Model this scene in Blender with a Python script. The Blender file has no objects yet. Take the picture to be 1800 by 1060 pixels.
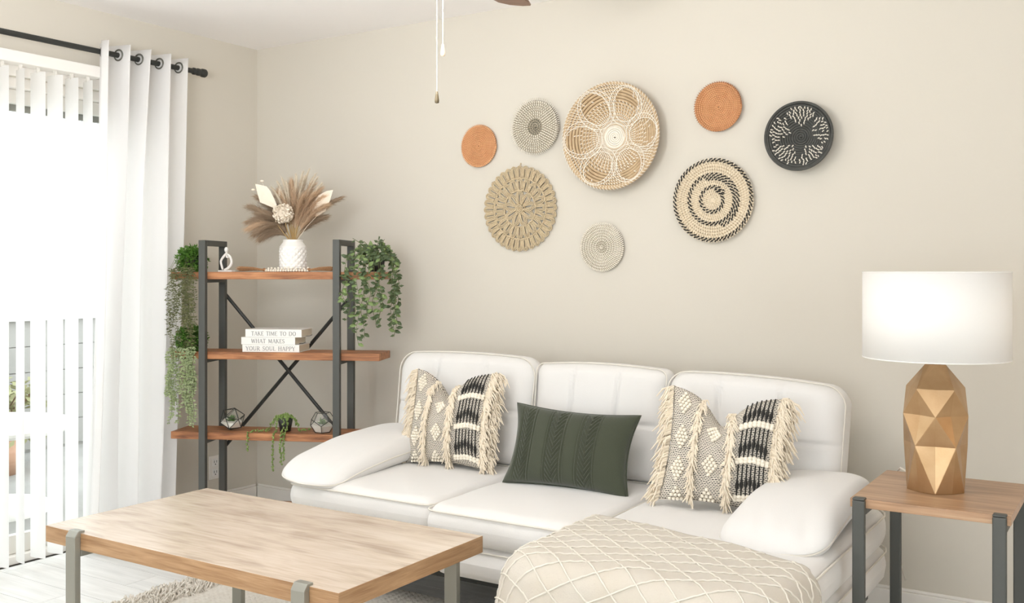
import bpy, math, random
from mathutils import Vector, Matrix, Euler
random.seed(7)
pi = math.pi
S = bpy.context.scene
C = S.collection

# ------------------------------------------------------------------ camera, world, lights, exposure
F_PX = 1755.0; HOR = 475.0; CAM_H = 1.253; YAW = math.radians(32.5)
cam_d = bpy.data.cameras.new('camera'); cam = bpy.data.objects.new('camera', cam_d); C.objects.link(cam)
cam.location = (0, 0, CAM_H); cam.rotation_euler = (pi/2, 0, YAW)
cam_d.sensor_width = 36.0; cam_d.lens = 36.0*F_PX/1800.0
cam_d.shift_y = -(530.0-HOR)/1800.0
cam_d.clip_start = 0.05
S.camera = cam

S.view_settings.view_transform = 'Standard'
S.view_settings.look = 'None'
S.view_settings.exposure = -0.05
S.view_settings.gamma = 1.0
S.view_settings.use_curve_mapping = False
S.cycles.use_denoising = True
S.cycles.max_bounces = 10
S.cycles.diffuse_bounces = 6
S.cycles.transmission_bounces = 8
S.cycles.transparent_max_bounces = 12
S.cycles.sample_clamp_indirect = 6.0
S.cycles.caustics_reflective = False
S.cycles.caustics_refractive = False

wd = bpy.data.worlds.new('sky'); S.world = wd; wd.use_nodes = True
bg = wd.node_tree.nodes['Background']
bg.inputs[0].default_value = (0.90, 0.96, 1.0, 1); bg.inputs[1].default_value = 4.2

def area(name, loc, direction, sx, sy, power, col=(1, 1, 1), portal=False, spread=180):
    d = bpy.data.lights.new(name, 'AREA'); d.shape = 'RECTANGLE'; d.size = sx; d.size_y = sy
    d.energy = power; d.color = col; d.spread = math.radians(spread)
    if portal: d.cycles.is_portal = True
    o = bpy.data.objects.new(name, d); C.objects.link(o); o.location = loc
    o.rotation_euler = Vector(direction).to_track_quat('-Z', 'Y').to_euler()
    return o
# daylight through the glass door (portal), added soft fill from behind and right of the camera, and the ceiling fan's lamps
area('daylight_portal', (-4.22, 2.10, 1.04), (1, 0, 0), 2.15, 2.1, 1, portal=True)
area('rear_fill', (-0.6, -2.35, 1.35), (0, 1, 0.5), 3.6, 1.9, 8, (0.90, 0.955, 1.0))  # added broad fill behind the camera, brightens the whole room
area('right_fill', (2.1, -0.6, 1.4), (-1, 0.1, 0), 2.2, 1.7, 1.5, (0.96, 0.98, 1.0))  # added weak fill from the unseen right side

area('ceiling_bounce_fill', (-1.9, 0.9, 1.75), (-0.25, 0.3, 1), 0.6, 0.6, 45, (0.97, 0.98, 1.0))  # added soft light aimed up, brightens the room off the ceiling; no fixture

def point(name, loc, power, col, r=0.08):
    d = bpy.data.lights.new(name, 'POINT'); d.energy = power; d.color = col; d.shadow_soft_size = r
    o = bpy.data.objects.new(name, d); C.objects.link(o); o.location = loc; return o
point('warm_corner_lamp', (1.15, 3.25, 1.0), 4, (1.0, 0.58, 0.28), 0.10)
point('fan_light_bulb', (-1.72, 2.2, 2.0), 14, (1.0, 0.98, 0.94), 0.12)

# ------------------------------------------------------------------ maths from the picture to the room
FW = Vector((-math.sin(YAW), math.cos(YAW), 0)); RT = Vector((math.cos(YAW), math.sin(YAW), 0))
CAMP = Vector((0, 0, CAM_H))
def ray(u, v): return FW + RT*((u-900)/F_PX) + Vector((0, 0, (HOR-v)/F_PX))
def on(axis, val, u, v):
    d = ray(u, v); i = 'xyz'.index(axis)
    return CAMP + d*((val-CAMP[i])/d[i])

# ------------------------------------------------------------------ mesh helpers
WM = {}
def wm(o): return WM.get(o.name, Matrix.Identity(4)) if o else Matrix.Identity(4)

class MB:
    def __init__(s): s.v = []; s.f = []; s.uv = None
    def add(s, vs, fs, M=None):
        n = len(s.v)
        if M is not None: vs = [M @ Vector(p) for p in vs]
        s.v += [tuple(p) for p in vs]; s.f += [tuple(i+n for i in f) for f in fs]
    def box(s, c, d, M=None):
        x, y, z = c; a, b, e = d[0]/2, d[1]/2, d[2]/2
        vs = [(x-a,y-b,z-e),(x+a,y-b,z-e),(x+a,y+b,z-e),(x-a,y+b,z-e),(x-a,y-b,z+e),(x+a,y-b,z+e),(x+a,y+b,z+e),(x-a,y+b,z+e)]
        s.add(vs, [(0,3,2,1),(4,5,6,7),(0,1,5,4),(1,2,6,5),(2,3,7,6),(3,0,4,7)], M)
    def b2(s, lo, hi, M=None):
        s.box([(lo[i]+hi[i])/2 for i in range(3)], [hi[i]-lo[i] for i in range(3)], M)
    def tube(s, pts, r, n=6, closed=False, M=None, cap=True):
        pts = [Vector(p) for p in pts]; L = len(pts)
        if not hasattr(r, '__len__'): r = [r]*L
        vs = []; up = None
        for i, p in enumerate(pts):
            if closed: t = pts[(i+1) % L]-pts[i-1]
            else: t = pts[min(i+1, L-1)]-pts[max(i-1, 0)]
            if t.length < 1e-9: t = Vector((0, 0, 1))
            t.normalize()
            if up is None:
                up = Vector((0, 0, 1)) if abs(t.z) < 0.9 else Vector((1, 0, 0))
            a = up-t*up.dot(t)
            if a.length < 1e-6: a = t.orthogonal()
            a.normalize(); b = t.cross(a); up = a
            for k in range(n):
                an = 2*pi*k/n
                vs.append(p+(a*math.cos(an)+b*math.sin(an))*r[i])
        fs = []
        for i in range(L if closed else L-1):
            j = (i+1) % L
            for k in range(n):
                fs.append((i*n+k, i*n+(k+1) % n, j*n+(k+1) % n, j*n+k))
        if not closed and cap:
            fs.append(tuple(range(n-1, -1, -1))); fs.append(tuple((L-1)*n+k for k in range(n)))
        s.add(vs, fs, M)
    def lathe(s, prof, n=32, M=None, cap=False):
        vs = []; fs = []
        for r, z in prof:
            for k in range(n):
                a = 2*pi*k/n; vs.append((r*math.cos(a), r*math.sin(a), z))
        m = len(prof)
        for i in range(m-1):
            for k in range(n):
                fs.append((i*n+k, i*n+(k+1) % n, (i+1)*n+(k+1) % n, (i+1)*n+k))
        if cap:
            fs.append(tuple(range(n-1, -1, -1))); fs.append(tuple((m-1)*n+k for k in range(n)))
        s.add(vs, fs, M)
    def ball(s, c, r, n=8, m=6, sc=(1, 1, 1), M=None):
        c = Vector(c); vs = []; fs = []
        for i in range(1, m):
            th = pi*i/m
            for k in range(n):
                a = 2*pi*k/n
                vs.append(c+Vector((r*sc[0]*math.sin(th)*math.cos(a), r*sc[1]*math.sin(th)*math.sin(a), r*sc[2]*math.cos(th))))
        t = len(vs); vs.append(c+Vector((0, 0, r*sc[2]))); vs.append(c-Vector((0, 0, r*sc[2])))
        for i in range(m-2):
            for k in range(n):
                fs.append((i*n+k, (i+1)*n+k, (i+1)*n+(k+1) % n, i*n+(k+1) % n))
        for k in range(n):
            fs.append((t, k, (k+1) % n)); fs.append((t+1, (m-2)*n+(k+1) % n, (m-2)*n+k))
        s.add(vs, fs, M)
    def grid(s, fn, nu, nv, M=None, wu=False):
        vs = []; fs = []
        for j in range(nv+1):
            for i in range(nu+(0 if wu else 1)):
                vs.append(fn(i/nu, j/nv))
        w = nu if wu else nu+1
        for j in range(nv):
            for i in range(nu):
                a = j*w+i; b = j*w+(i+1) % w
                fs.append((a, b, b+w, a+w))
        s.add(vs, fs, M)
    def mesh(s, name, mat, smooth=False, uvs=None, inv=None):
        me = bpy.data.meshes.new(name)
        vs = s.v if inv is None else [tuple(inv @ Vector(p)) for p in s.v]
        me.from_pydata(vs, [], s.f)
        if mat: me.materials.append(mat)
        if smooth: me.polygons.foreach_set('use_smooth', [True]*len(me.polygons))
        if uvs:
            ul = me.uv_layers.new(name='UVMap')
            for lp in me.loops: ul.data[lp.index].uv = uvs[lp.vertex_index]
        me.update()
        return me
    def build(s, name, mat, parent=None, smooth=False, world=True, uvs=None, bevel=0, solid=0, subsurf=0, **props):
        """world=True: the vertices are in room coordinates, world=False: in the parent's own frame"""
        inv = wm(parent).inverted() if (parent and world) else None
        me = s.mesh(name, mat, smooth, uvs, inv)
        return place(name, me, parent, bevel, solid, subsurf, **props)

def place(name, me, parent=None, bevel=0, solid=0, subsurf=0, loc=None, rot=None, **props):
    o = bpy.data.objects.new(name, me); C.objects.link(o)
    L = Matrix.Identity(4)
    if loc is not None or rot is not None:
        o.location = loc or (0, 0, 0); o.rotation_euler = rot or (0, 0, 0)
        L = Matrix.Translation(Vector(loc or (0, 0, 0))) @ Euler(rot or (0, 0, 0)).to_matrix().to_4x4()
    if parent: o.parent = parent
    WM[o.name] = wm(parent) @ L
    if solid:
        m = o.modifiers.new('solid', 'SOLIDIFY'); m.thickness = solid; m.offset = 0
    if bevel:
        m = o.modifiers.new('bevel', 'BEVEL'); m.width = bevel; m.segments = 2; m.limit_method = 'ANGLE'
    if subsurf:
        m = o.modifiers.new('subsurf', 'SUBSURF'); m.levels = subsurf; m.render_levels = subsurf
    for k, v in props.items(): o[k] = v
    return o

def thing(name, label, cat, loc=(0, 0, 0), rz=0, group=None, rot=None):
    o = bpy.data.objects.new(name, None); C.objects.link(o)
    o.location = loc; o.rotation_euler = rot or (0, 0, rz); o['label'] = label; o['category'] = cat
    o.empty_display_size = 0.05
    if group: o['group'] = group
    WM[o.name] = Matrix.Translation(Vector(loc)) @ Euler(rot or (0, 0, rz)).to_matrix().to_4x4()
    return o

# ------------------------------------------------------------------ materials
def lin(c):
    return tuple((x/255/12.92 if x/255 <= 0.04045 else ((x/255+0.055)/1.055)**2.4) for x in c)+(1,)
MATS = {}
def mat(name, col, rough=0.7, metal=0.0, noise=None, bump=None, col2=None, sheen=0, spec=0.5, stretch=(1, 1, 1), coord='Object', translucent=0.0, alpha=1.0):
    if name in MATS: return MATS[name]
    m = bpy.data.materials.new(name); m.use_nodes = True; nt = m.node_tree; N = nt.nodes; L = nt.links
    b = N['Principled BSDF']; b.inputs['Base Color'].default_value = lin(col)
    b.inputs['Roughness'].default_value = rough; b.inputs['Metallic'].default_value = metal
    b.inputs['Specular IOR Level'].default_value = spec
    if sheen: b.inputs['Sheen Weight'].default_value = sheen
    if noise or bump:
        tc = N.new('ShaderNodeTexCoord'); mp = N.new('ShaderNodeMapping'); mp.inputs['Scale'].default_value = stretch
        L.new(tc.outputs[coord], mp.inputs['Vector'])
    if noise:
        nz = N.new('ShaderNodeTexNoise'); nz.inputs['Scale'].default_value = noise[0]; nz.inputs['Detail'].default_value = 5
        if len(noise) > 2: nz.inputs['Distortion'].default_value = noise[2]
        L.new(mp.outputs[0], nz.inputs['Vector'])
        r = N.new('ShaderNodeValToRGB'); w = noise[1]
        r.color_ramp.elements[0].position = 0.5-w; r.color_ramp.elements[1].position = 0.5+w
        r.color_ramp.elements[0].color = lin(col2 or [c*0.85 for c in col]); r.color_ramp.elements[1].color = lin(col)
        L.new(nz.outputs['Fac'], r.inputs[0]); L.new(r.outputs[0], b.inputs['Base Color'])
    if bump:
        nb = N.new('ShaderNodeTexNoise'); nb.inputs['Scale'].default_value = bump[0]; nb.inputs['Detail'].default_value = 3
        L.new(mp.outputs[0], nb.inputs['Vector'])
        bp = N.new('ShaderNodeBump'); bp.inputs['Strength'].default_value = bump[1]; bp.inputs['Distance'].default_value = 0.002
        L.new(nb.outputs['Fac'], bp.inputs['Height']); L.new(bp.outputs[0], b.inputs['Normal'])
    if translucent:
        t = N.new('ShaderNodeBsdfTranslucent'); t.inputs[0].default_value = lin(col)
        mx = N.new('ShaderNodeMixShader'); mx.inputs[0].default_value = translucent
        L.new(b.outputs[0], mx.inputs[1]); L.new(t.outputs[0], mx.inputs[2]); L.new(mx.outputs[0], N['Material Output'].inputs[0])
    MATS[name] = m; return m

def wood(name, cols, scale=6, stretch=(1, 12, 12), rough=0.45, blotch=None):
    m = bpy.data.materials.new(name); m.use_nodes = True; nt = m.node_tree; N = nt.nodes; L = nt.links
    b = N['Principled BSDF']; b.inputs['Roughness'].default_value = rough
    tc = N.new('ShaderNodeTexCoord'); mp = N.new('ShaderNodeMapping'); mp.inputs['Scale'].default_value = stretch
    L.new(tc.outputs['Object'], mp.inputs['Vector'])
    n1 = N.new('ShaderNodeTexNoise'); n1.inputs['Scale'].default_value = scale; n1.inputs['Detail'].default_value = 8; n1.inputs['Distortion'].default_value = 0.6
    L.new(mp.outputs[0], n1.inputs['Vector'])
    mp2 = N.new('ShaderNodeMapping'); mp2.inputs['Scale'].default_value = [s*6 if s > 2 else s*2 for s in stretch]
    L.new(tc.outputs['Object'], mp2.inputs['Vector'])
    n2 = N.new('ShaderNodeTexNoise'); n2.inputs['Scale'].default_value = scale; n2.inputs['Detail'].default_value = 4
    L.new(mp2.outputs[0], n2.inputs['Vector'])
    r = N.new('ShaderNodeValToRGB'); e = r.color_ramp.elements
    e[0].position = 0.34; e[1].position = 0.66; e[0].color = lin(cols[0]); e[1].color = lin(cols[2])
    k = e.new(0.5); k.color = lin(cols[1])
    ad = N.new('ShaderNodeMath'); ad.operation = 'MULTIPLY_ADD'; ad.inputs[1].default_value = 0.35
    sb = N.new('ShaderNodeMath'); sb.operation = 'MULTIPLY_ADD'; sb.inputs[1].default_value = 0.65
    L.new(n1.outputs['Fac'], sb.inputs[0]); sb.inputs[2].default_value = 0
    L.new(n2.outputs['Fac'], ad.inputs[0]); L.new(sb.outputs[0], ad.inputs[2])
    L.new(ad.outputs[0], r.inputs[0]); L.new(r.outputs[0], b.inputs['Base Color'])
    bp = N.new('ShaderNodeBump'); bp.inputs['Strength'].default_value = 0.15; bp.inputs['Distance'].default_value = 0.001
    L.new(n2.outputs['Fac'], bp.inputs['Height']); L.new(bp.outputs[0], b.inputs['Normal'])
    MATS[name] = m; return m

WALL = mat('wall_paint', (212, 206, 194), 0.8, bump=(60, 0.12), spec=0.3)
CEIL = mat('ceiling_paint', (252, 249, 248), 0.9, bump=(40, 0.15))
TRIM = mat('trim_paint', (240, 236, 230), 0.5)
FLOOR_M = wood('floor_wood', [(212, 211, 208), (226, 225, 222), (236, 235, 233)], 3, (1, 9, 9), 0.35)
SOFA = mat('sofa_fabric', (229, 227, 224), 0.95, bump=(350, 0.25), sheen=0.25, spec=0.2)
PIPE = mat('sofa_piping', (228, 223, 213), 0.9)
DARK = mat('dark_metal', (82, 83, 79), 0.5, 0.3, bump=(300, 0.1))
BLACK = mat('black_metal', (52, 53, 50), 0.5, 0.3)
GREYM = mat('grey_metal', (150, 149, 140), 0.42, 0.45)
OAK = wood('grey_oak', [(180, 163, 146), (206, 190, 172), (220, 207, 192)], 2.4, (1.6, 5.5, 5.5), 0.26)
OAKS = wood('oak_edge', [(140, 104, 70), (165, 130, 94), (182, 148, 112)], 5, (1.2, 14, 14), 0.45)
OAKE = wood('oak_end', [(140, 104, 70), (165, 130, 94), (182, 148, 112)], 5, (14, 1.2, 14), 0.45)
OAK2 = wood('warm_oak', [(142, 108, 80), (174, 138, 106), (192, 160, 128)], 3, (1.2, 10, 10), 0.33)
RUST = wood('rustic_wood', [(112, 68, 42), (166, 110, 70), (194, 138, 94)], 5, (1.2, 10, 10), 0.5)
GOLD = mat('brushed_gold', (196, 164, 126), 0.36, 0.85, noise=(14, 0.25), col2=(176, 142, 102), bump=(200, 0.12))
SHADE = mat('lamp_shade_linen', (250, 248, 244), 0.9, bump=(500, 0.15), translucent=0.12)
CURT = mat('curtain_fabric', (252, 251, 250), 0.95, bump=(400, 0.2), translucent=0.55)
VANE = mat('blind_vinyl', (243, 242, 240), 0.6, translucent=0.5)
WHITE = mat('white_gloss', (243, 241, 238), 0.35)
CERAM = mat('white_ceramic', (244, 241, 236), 0.4)
THROW = mat('throw_knit', (198, 191, 180), 0.95, bump=(260, 0.5), sheen=0.2, noise=(9, 0.3), col2=(197, 188, 173))
THROWR = mat('throw_cord', (222, 216, 204), 0.95, bump=(400, 0.6))
RUGM = mat('rug_wool', (232, 227, 218), 1.0, bump=(150, 0.8), noise=(60, 0.3), col2=(214, 206, 194))
GREEN = mat('green_knit', (68, 72, 58), 0.95, bump=(420, 0.7), sheen=0.3, spec=0.2)
FRINGE = mat('fringe_cotton', (232, 220, 200), 1.0)
POM = mat('pom_cotton', (240, 232, 216), 1.0)
YARN = mat('black_yarn', (45, 44, 42), 1.0)
GLASS_C = (1, 1, 1, 1)

def glass(name, tint=(1, 1, 1, 1), refl=0.10):
    m = bpy.data.materials.new(name); m.use_nodes = True; nt = m.node_tree; N = nt.nodes; L = nt.links
    N.remove(N['Principled BSDF'])
    t = N.new('ShaderNodeBsdfTransparent'); t.inputs[0].default_value = tint
    g = N.new('ShaderNodeBsdfGlossy'); g.inputs['Roughness'].default_value = 0.03
    mx = N.new('ShaderNodeMixShader'); mx.inputs[0].default_value = 0.06; L.new(t.outputs[0], mx.inputs[1]); L.new(g.outputs[0], mx.inputs[2])
    L.new(mx.outputs[0], N['Material Output'].inputs[0]); MATS[name] = m; return m
GLASS = glass('clear_glass', (0.97, 0.98, 0.97, 1))

def struct(name, mb, m, parent=None, **k):
    if parent is None: k['kind'] = 'structure'
    return mb.build(name, m, parent, **k)

# ------------------------------------------------------------------ room shell
XL, YB, HC = -4.05, 3.80, 2.44
XR, YF = 2.3, -2.5
DY0, DY1, DZ = 1.05, 3.16, 2.075          # door opening in the left wall
b = MB(); b.b2((XL-0.15, YF-0.15, -0.12), (XR+0.15, YB+0.15, -0.014)); floor = struct('floor', b, mat('subfloor', (150, 145, 138), 0.9))
# laminate planks, each a piece of the floor
pw, plen = 0.16, 1.22
pm = MB(); pm.b2((-plen/2+0.001, -pw/2+0.001, -0.014), (plen/2-0.001, pw/2-0.001, 0.0)); pme = pm.mesh('plank', FLOOR_M)
rows = int((YB-0.2)/pw)+1
for r in range(0, rows+1):
    y = 3.80-pw*(r+0.5)
    if y < 0.0: break
    off = random.random()*plen
    x = XL-plen+off
    while x < -0.2:
        x0 = max(x, XL); x1 = min(x+plen, 0.4)
        if x1-x0 > 0.04:
            if x0 == x and x1 == x+plen: me = pme
            else:
                q = MB(); q.b2((-(x1-x0)/2+0.001, -pw/2+0.001, -0.014), ((x1-x0)/2-0.001, pw/2-0.001, 0)); me = q.mesh('plank', FLOOR_M)
            place('plank', me, floor, loc=((x0+x1)/2, y, 0))
        x += plen
b = MB(); b.b2((0.4, YF, -0.014), (XR, YB, 0)); b.b2((XL, YF, -0.014), (0.4, 0.0, 0)); b.build('floor_boards', FLOOR_M, floor, kind='stuff')
b = MB(); b.b2((XL-0.15, YF-0.15, HC), (XR+0.15, YB+0.15, HC+0.1)); struct('ceiling', b, CEIL)
b = MB(); b.b2((XL-0.15, YB, -0.014), (XR+0.15, YB+0.12, HC)); struct('wall_back', b, WALL)
b = MB(); b.b2((XL-0.14, DY1, 0), (XL, YB, HC)); b.b2((XL-0.14, YF, 0), (XL, DY0, HC)); b.b2((XL-0.14, DY0, DZ), (XL, DY1, HC)); struct('wall_left', b, WALL)
b = MB(); b.b2((XR, -0.6+1.1, 0), (XR+0.12, YB, HC)); b.b2((XR, YF, 0), (XR+0.12, -1.7, HC)); b.b2((XR, -1.7, 0), (XR+0.12, 0.5, 0.5)); b.b2((XR, -1.7, 2.25), (XR+0.12, 0.5, HC)); struct('wall_right', b, WALL)
b = MB(); b.b2((XL-0.15, YF-0.12, 0), (-2.45, YF, HC)); b.b2((1.25, YF-0.12, 0), (XR+0.15, YF, HC)); b.b2((-2.45, YF-0.12, 0), (1.25, YF, 0.38)); b.b2((-2.45, YF-0.12, 2.32), (1.25, YF, HC)); struct('wall_front', b, WALL)
def base(name, a, c, axis, side):
    b = MB(); t = 0.014; h = 0.095
    if axis == 'x': b.b2((a, side-t, 0), (c, side, h)); b.b2((a, side-t*0.55, h), (c, side, h+0.012))
    else: b.b2((side, a, 0), (side+t, c, h)); b.b2((side, a, h), (side+t*0.55, c, h+0.012))
    struct(name, b, TRIM, bevel=0.003)
base('baseboard_back', XL+0.014, XR, 'x', YB)
base('baseboard_left', DY1+0.06, YB-0.014, 'y', XL)
# glass door with frame
door = thing('door_1', '', 'door'); del door['label']; del door['category']; door['kind'] = 'structure'
b = MB()
b.b2((XL-0.10, DY0, DZ-0.045), (XL-0.02, DY1, DZ)); b.b2((XL-0.10, DY0, 0.0), (XL-0.02, DY1, 0.035))
b.b2((XL-0.10, DY0, 0.035), (XL-0.02, DY0+0.045, DZ-0.045)); b.b2((XL-0.10, DY1-0.045, 0.035), (XL-0.02, DY1, DZ-0.045))
b.build('door_frame', TRIM, door, bevel=0.003)
for (a, c, xo) in ((DY0+0.045, 2.10, -0.05), (2.04, DY1-0.045, -0.085)):
    b = MB(); w = 0.06
    b.b2((XL+xo, a, 0.036), (XL+xo+0.03, a+w, DZ-0.046)); b.b2((XL+xo, c-w, 0.036), (XL+xo+0.03, c, DZ-0.046))
    b.b2((XL+xo, a+w, DZ-0.046-w), (XL+xo+0.03, c-w, DZ-0.046)); b.b2((XL+xo, a+w, 0.036), (XL+xo+0.03, c-w, 0.036+w+0.02))
    sp = b.build('sash', mat('sash_paint', (226, 223, 216), 0.5), door, bevel=0.002)
    b = MB(); b.b2((XL+xo+0.012, a+w, 0.036+w+0.02), (XL+xo+0.017, c-w, DZ-0.046-w)); b.build('pane', GLASS, sp)
b = MB(); b.b2((XL-0.13, DY0+0.002, DZ-0.13), (XL-0.105, DY1-0.002, DZ-0.002)); b.build('dark_gasket', mat('gasket', (150, 148, 142), 0.7), door, label='dark strip above the door glass')
# casing above and beside the opening
b = MB(); b.b2((XL, DY0-0.05, DZ), (XL+0.012, DY1+0.05, DZ+0.05)); b.b2((XL, DY1, 0), (XL+0.012, DY1+0.05, DZ)); struct('trim_1', b, TRIM, bevel=0.003)

# ------------------------------------------------------------------ balcony outside
b = MB(); b.b2((-7.2, -1.5, -0.2), (XL-0.15, 6.0, -0.02)); struct('balcony_floor', b, mat('concrete', (160, 158, 154), 0.9, noise=(5, 0.3)))
bw = MB(); bw.b2((-6.70, -1.0, -0.02), (-6.60, 5.8, 0.90)); wallo = struct('balcony_wall', bw, mat('siding_core', (170, 168, 163), 0.9))
SIDE = mat('siding_board', (152, 150, 146), 0.8)
sb = MB(); sb.b2((0, -1.0, 0.003), (0.02, 5.8, 0.177)); sme = sb.mesh('siding_board', SIDE)
for k in range(5): place('siding_board', sme, wallo, loc=(-6.60, 0, -0.0+k*0.18))
b = MB(); b.b2((-6.74, -1.02, 0.90), (-6.55, 5.82, 0.95)); b.build('cap_rail', mat('rail_paint', (190, 188, 184), 0.6), wallo)
t = thing('patio_table', 'round white patio table out on the balcony, seen between the blind vanes', 'table', (-5.15, 2.95, -0.02))
b = MB(); b.lathe([(0.001, 0.47), (0.40, 0.47), (0.42, 0.455), (0.42, 0.44), (0.40, 0.425), (0.001, 0.425)], 40); b.build('tabletop', WHITE, t, world=False, smooth=False)
b = MB(); b.lathe([(0.03, 0.425), (0.03, 0.06), (0.06, 0.045)], 16); b.build('pedestal', WHITE, t, world=False, smooth=True)
b = MB(); b.lathe([(0.001, 0.06), (0.20, 0.05), (0.30, 0.03), (0.31, 0.0)], 32); b.build('table_base', WHITE, t, world=False, smooth=True)
t = thing('garden_shrub', 'leafy potted shrub beyond the white patio table', 'plant', (-6.1, 3.5, -0.02))
b = MB(); b.lathe([(0.001, 0.0), (0.17, 0.0), (0.21, 0.22), (0.19, 0.22), (0.18, 0.19), (0.001, 0.19)], 24); b.build('pot', mat('clay', (190, 150, 125), 0.8), t, world=False, smooth=True)
b = MB()
for i in range(700):
    a = random.random()*2*pi; r = 0.34*random.random()**0.5; z = 0.22+0.36*random.random()
    d = Vector((random.uniform(-1, 1), random.uniform(-1, 1), random.uniform(-0.6, 0.8))).normalized(); s_ = d.orthogonal().normalized()*0.014
    c = Vector((r*math.cos(a), r*math.sin(a), z)); b.add([c-d*0.03, c+s_, c+d*0.03, c-s_], [(0, 1, 2, 3)])
b.build('leaves', mat('shrub_leaf', (150, 150, 110), 0.7), t, world=False, kind='stuff')
b = MB()
for i in range(14):
    a = random.random()*2*pi; b.tube([(0, 0, 0.15), (0.12*math.cos(a), 0.15*math.sin(a), 0.35), (0.25*math.cos(a), 0.25*math.sin(a), 0.5)], 0.006, 4)
b.build('stems', mat('twig', (120, 95, 70), 0.9), t, world=False, kind='stuff')

# ------------------------------------------------------------------ vertical blinds
bl = thing('vertical_blinds', 'white vertical blinds hanging in front of the glass door', 'blinds', (-3.98, 2.1, 2.14))
b = MB(); b.b2((-4.03, 0.95, 2.115), (-3.955, 2.80, 2.165)); b.build('headrail', TRIM, bl, bevel=0.004)
for k in range(23):
    y = 2.342+(k-17)*0.079
    ang = math.radians([4, 9, -4, 6, 11, 0, -8][k % 7]+random.uniform(-3, 3))
    if 17 <= k <= 22: ang = math.radians([4, -10, 9, 11, 3, -8][k-17])
    hw = 0.0445
    def fn(i, j, a=ang, y=y):
        s = (i-0.5)*2; c = 0.006*(1-s*s)
        return (-3.985+s*hw*math.cos(a)*1+c*math.sin(a), y+s*hw*math.sin(a)-c*math.cos(a), 0.03+j*(2.095-0.03))
    b = MB(); b.grid(fn, 4, 1)
    vn = b.build('vane', VANE, bl, smooth=True)
    b = MB(); b.b2((-3.99, y-0.006, 2.09), (-3.98, y+0.006, 2.118)); b.build('clip', mat('clip_plastic', (225, 222, 215), 0.5), vn)

# ------------------------------------------------------------------ curtain rod and curtain
ROD_X, ROD_Z = -3.93, 2.225
r_ = thing('curtain_rod', 'dark metal curtain rod with ribbed end knob above the glass door', 'curtain rod', (ROD_X, 2.1, ROD_Z))
b = MB(); b.tube([(ROD_X, 0.85, ROD_Z), (ROD_X, 3.27, ROD_Z)], 0.0125, 12); b.build('rod', BLACK, r_, smooth=False)
b = MB(); Mf = Matrix.Translation((ROD_X, 3.27, ROD_Z)) @ Matrix.Rotation(-pi/2, 4, 'X')
b.lathe([(0.0125, 0), (0.017, 0.003), (0.017, 0.014), (0.012, 0.018), (0.012, 0.022), (0.018, 0.028), (0.018, 0.04), (0.014, 0.045), (0.018, 0.05), (0.021, 0.058), (0.021, 0.074), (0.017, 0.08), (0.001, 0.081)], 16, Mf)
b.build('finial', BLACK, r_, smooth=True)
for yy in (0.95, 3.225):
    b = MB(); b.b2((XL+0.001, yy-0.012, ROD_Z-0.03), (XL+0.006, yy+0.012, ROD_Z+0.03)); b.b2((XL+0.006, yy-0.006, ROD_Z-0.022), (ROD_X+0.0, yy+0.006, ROD_Z-0.013)); b.build('bracket', BLACK, r_)
cu = thing('curtain', 'white grommet curtain gathered at the right end of the dark rod', 'curtain', (ROD_X, 3.0, ROD_Z))
def curtain_pt(w, h):   # w across, h 0 top .. 1 bottom
    n = 4.6
    yt = 2.735+0.455*w
    yb = 2.68+0.44*w+0.02*math.sin(w*9)
    k = h**0.8
    y = yt*(1-k)+yb*k
    amp = 0.062*(1-0.10*h)
    ph = 2*pi*(n-0.5)*w+0.3
    fx = math.sin(ph)
    x = ROD_X+0.004+amp*(fx if abs(fx) < 1e-6 else math.copysign(abs(fx)**0.75, fx))*(1+0.25*math.sin(5*w+2)*h)+0.012*math.sin(3*h+9*w)*h
    y += 0.012*math.cos(ph)*1.0+0.018*math.sin(7*w+4*h)*h*(1-h*0.3)
    z = 2.268-h*(2.268-0.02)
    return Vector((x, y, z))
b = MB(); b.grid(lambda i, j: curtain_pt(i, j), 150, 40)
b.build('curtain_panel', CURT, cu, smooth=True, solid=0.0015)
STEEL = mat('grommet_metal', (120, 120, 112), 0.35, 0.8)
for k in range(9):
    w = ((k*pi-0.3)/(2*pi*4.1)) if k else None
    if w is None or w > 1: continue
    p = curtain_pt(w, 0.019); q = curtain_pt(min(w+0.005, 1), 0.019)
    tn = (q-p); tn.z = 0; tn.normalize(); nn = Vector((-tn.y, tn.x, 0))
    pts = []
    for a in range(20):
        an = 2*pi*a/20; pts.append(Vector((p.x, p.y, ROD_Z))+tn*0.024*math.cos(an)+Vector((0, 0, 0.024*math.sin(an))))
    b = MB(); b.tube(pts, 0.0042, 6, True); b.build('grommet', STEEL, cu, smooth=True)
# first grommet, facing the room at the left end
# ------------------------------------------------------------------ outlet
p = on('x', XL, 377, 821)
t = thing('wall_outlet', 'white double power outlet on the wall beside the shelf rack', 'outlet', (XL, p.y, p.z))
b = MB(); b.b2((0.0005, -0.038, -0.06), (0.006, 0.038, 0.06)); b.build('cover_plate', TRIM, t, world=False, bevel=0.002)
for z in (0.026, -0.026):
    b = MB(); b.b2((0.006, -0.018, z-0.018), (0.008, 0.018, z+0.018)); s_ = b.build('socket', WHITE, t, world=False, bevel=0.001)
    b = MB(); b.b2((0.008, -0.009, z-0.003), (0.0084, -0.006, z+0.009)); b.b2((0.008, 0.006, z-0.003), (0.0084, 0.009, z+0.009)); b.b2((0.008, -0.003, z-0.013), (0.0084, 0.003, z-0.008)); b.build('slots', BLACK, s_, world=False)

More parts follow.
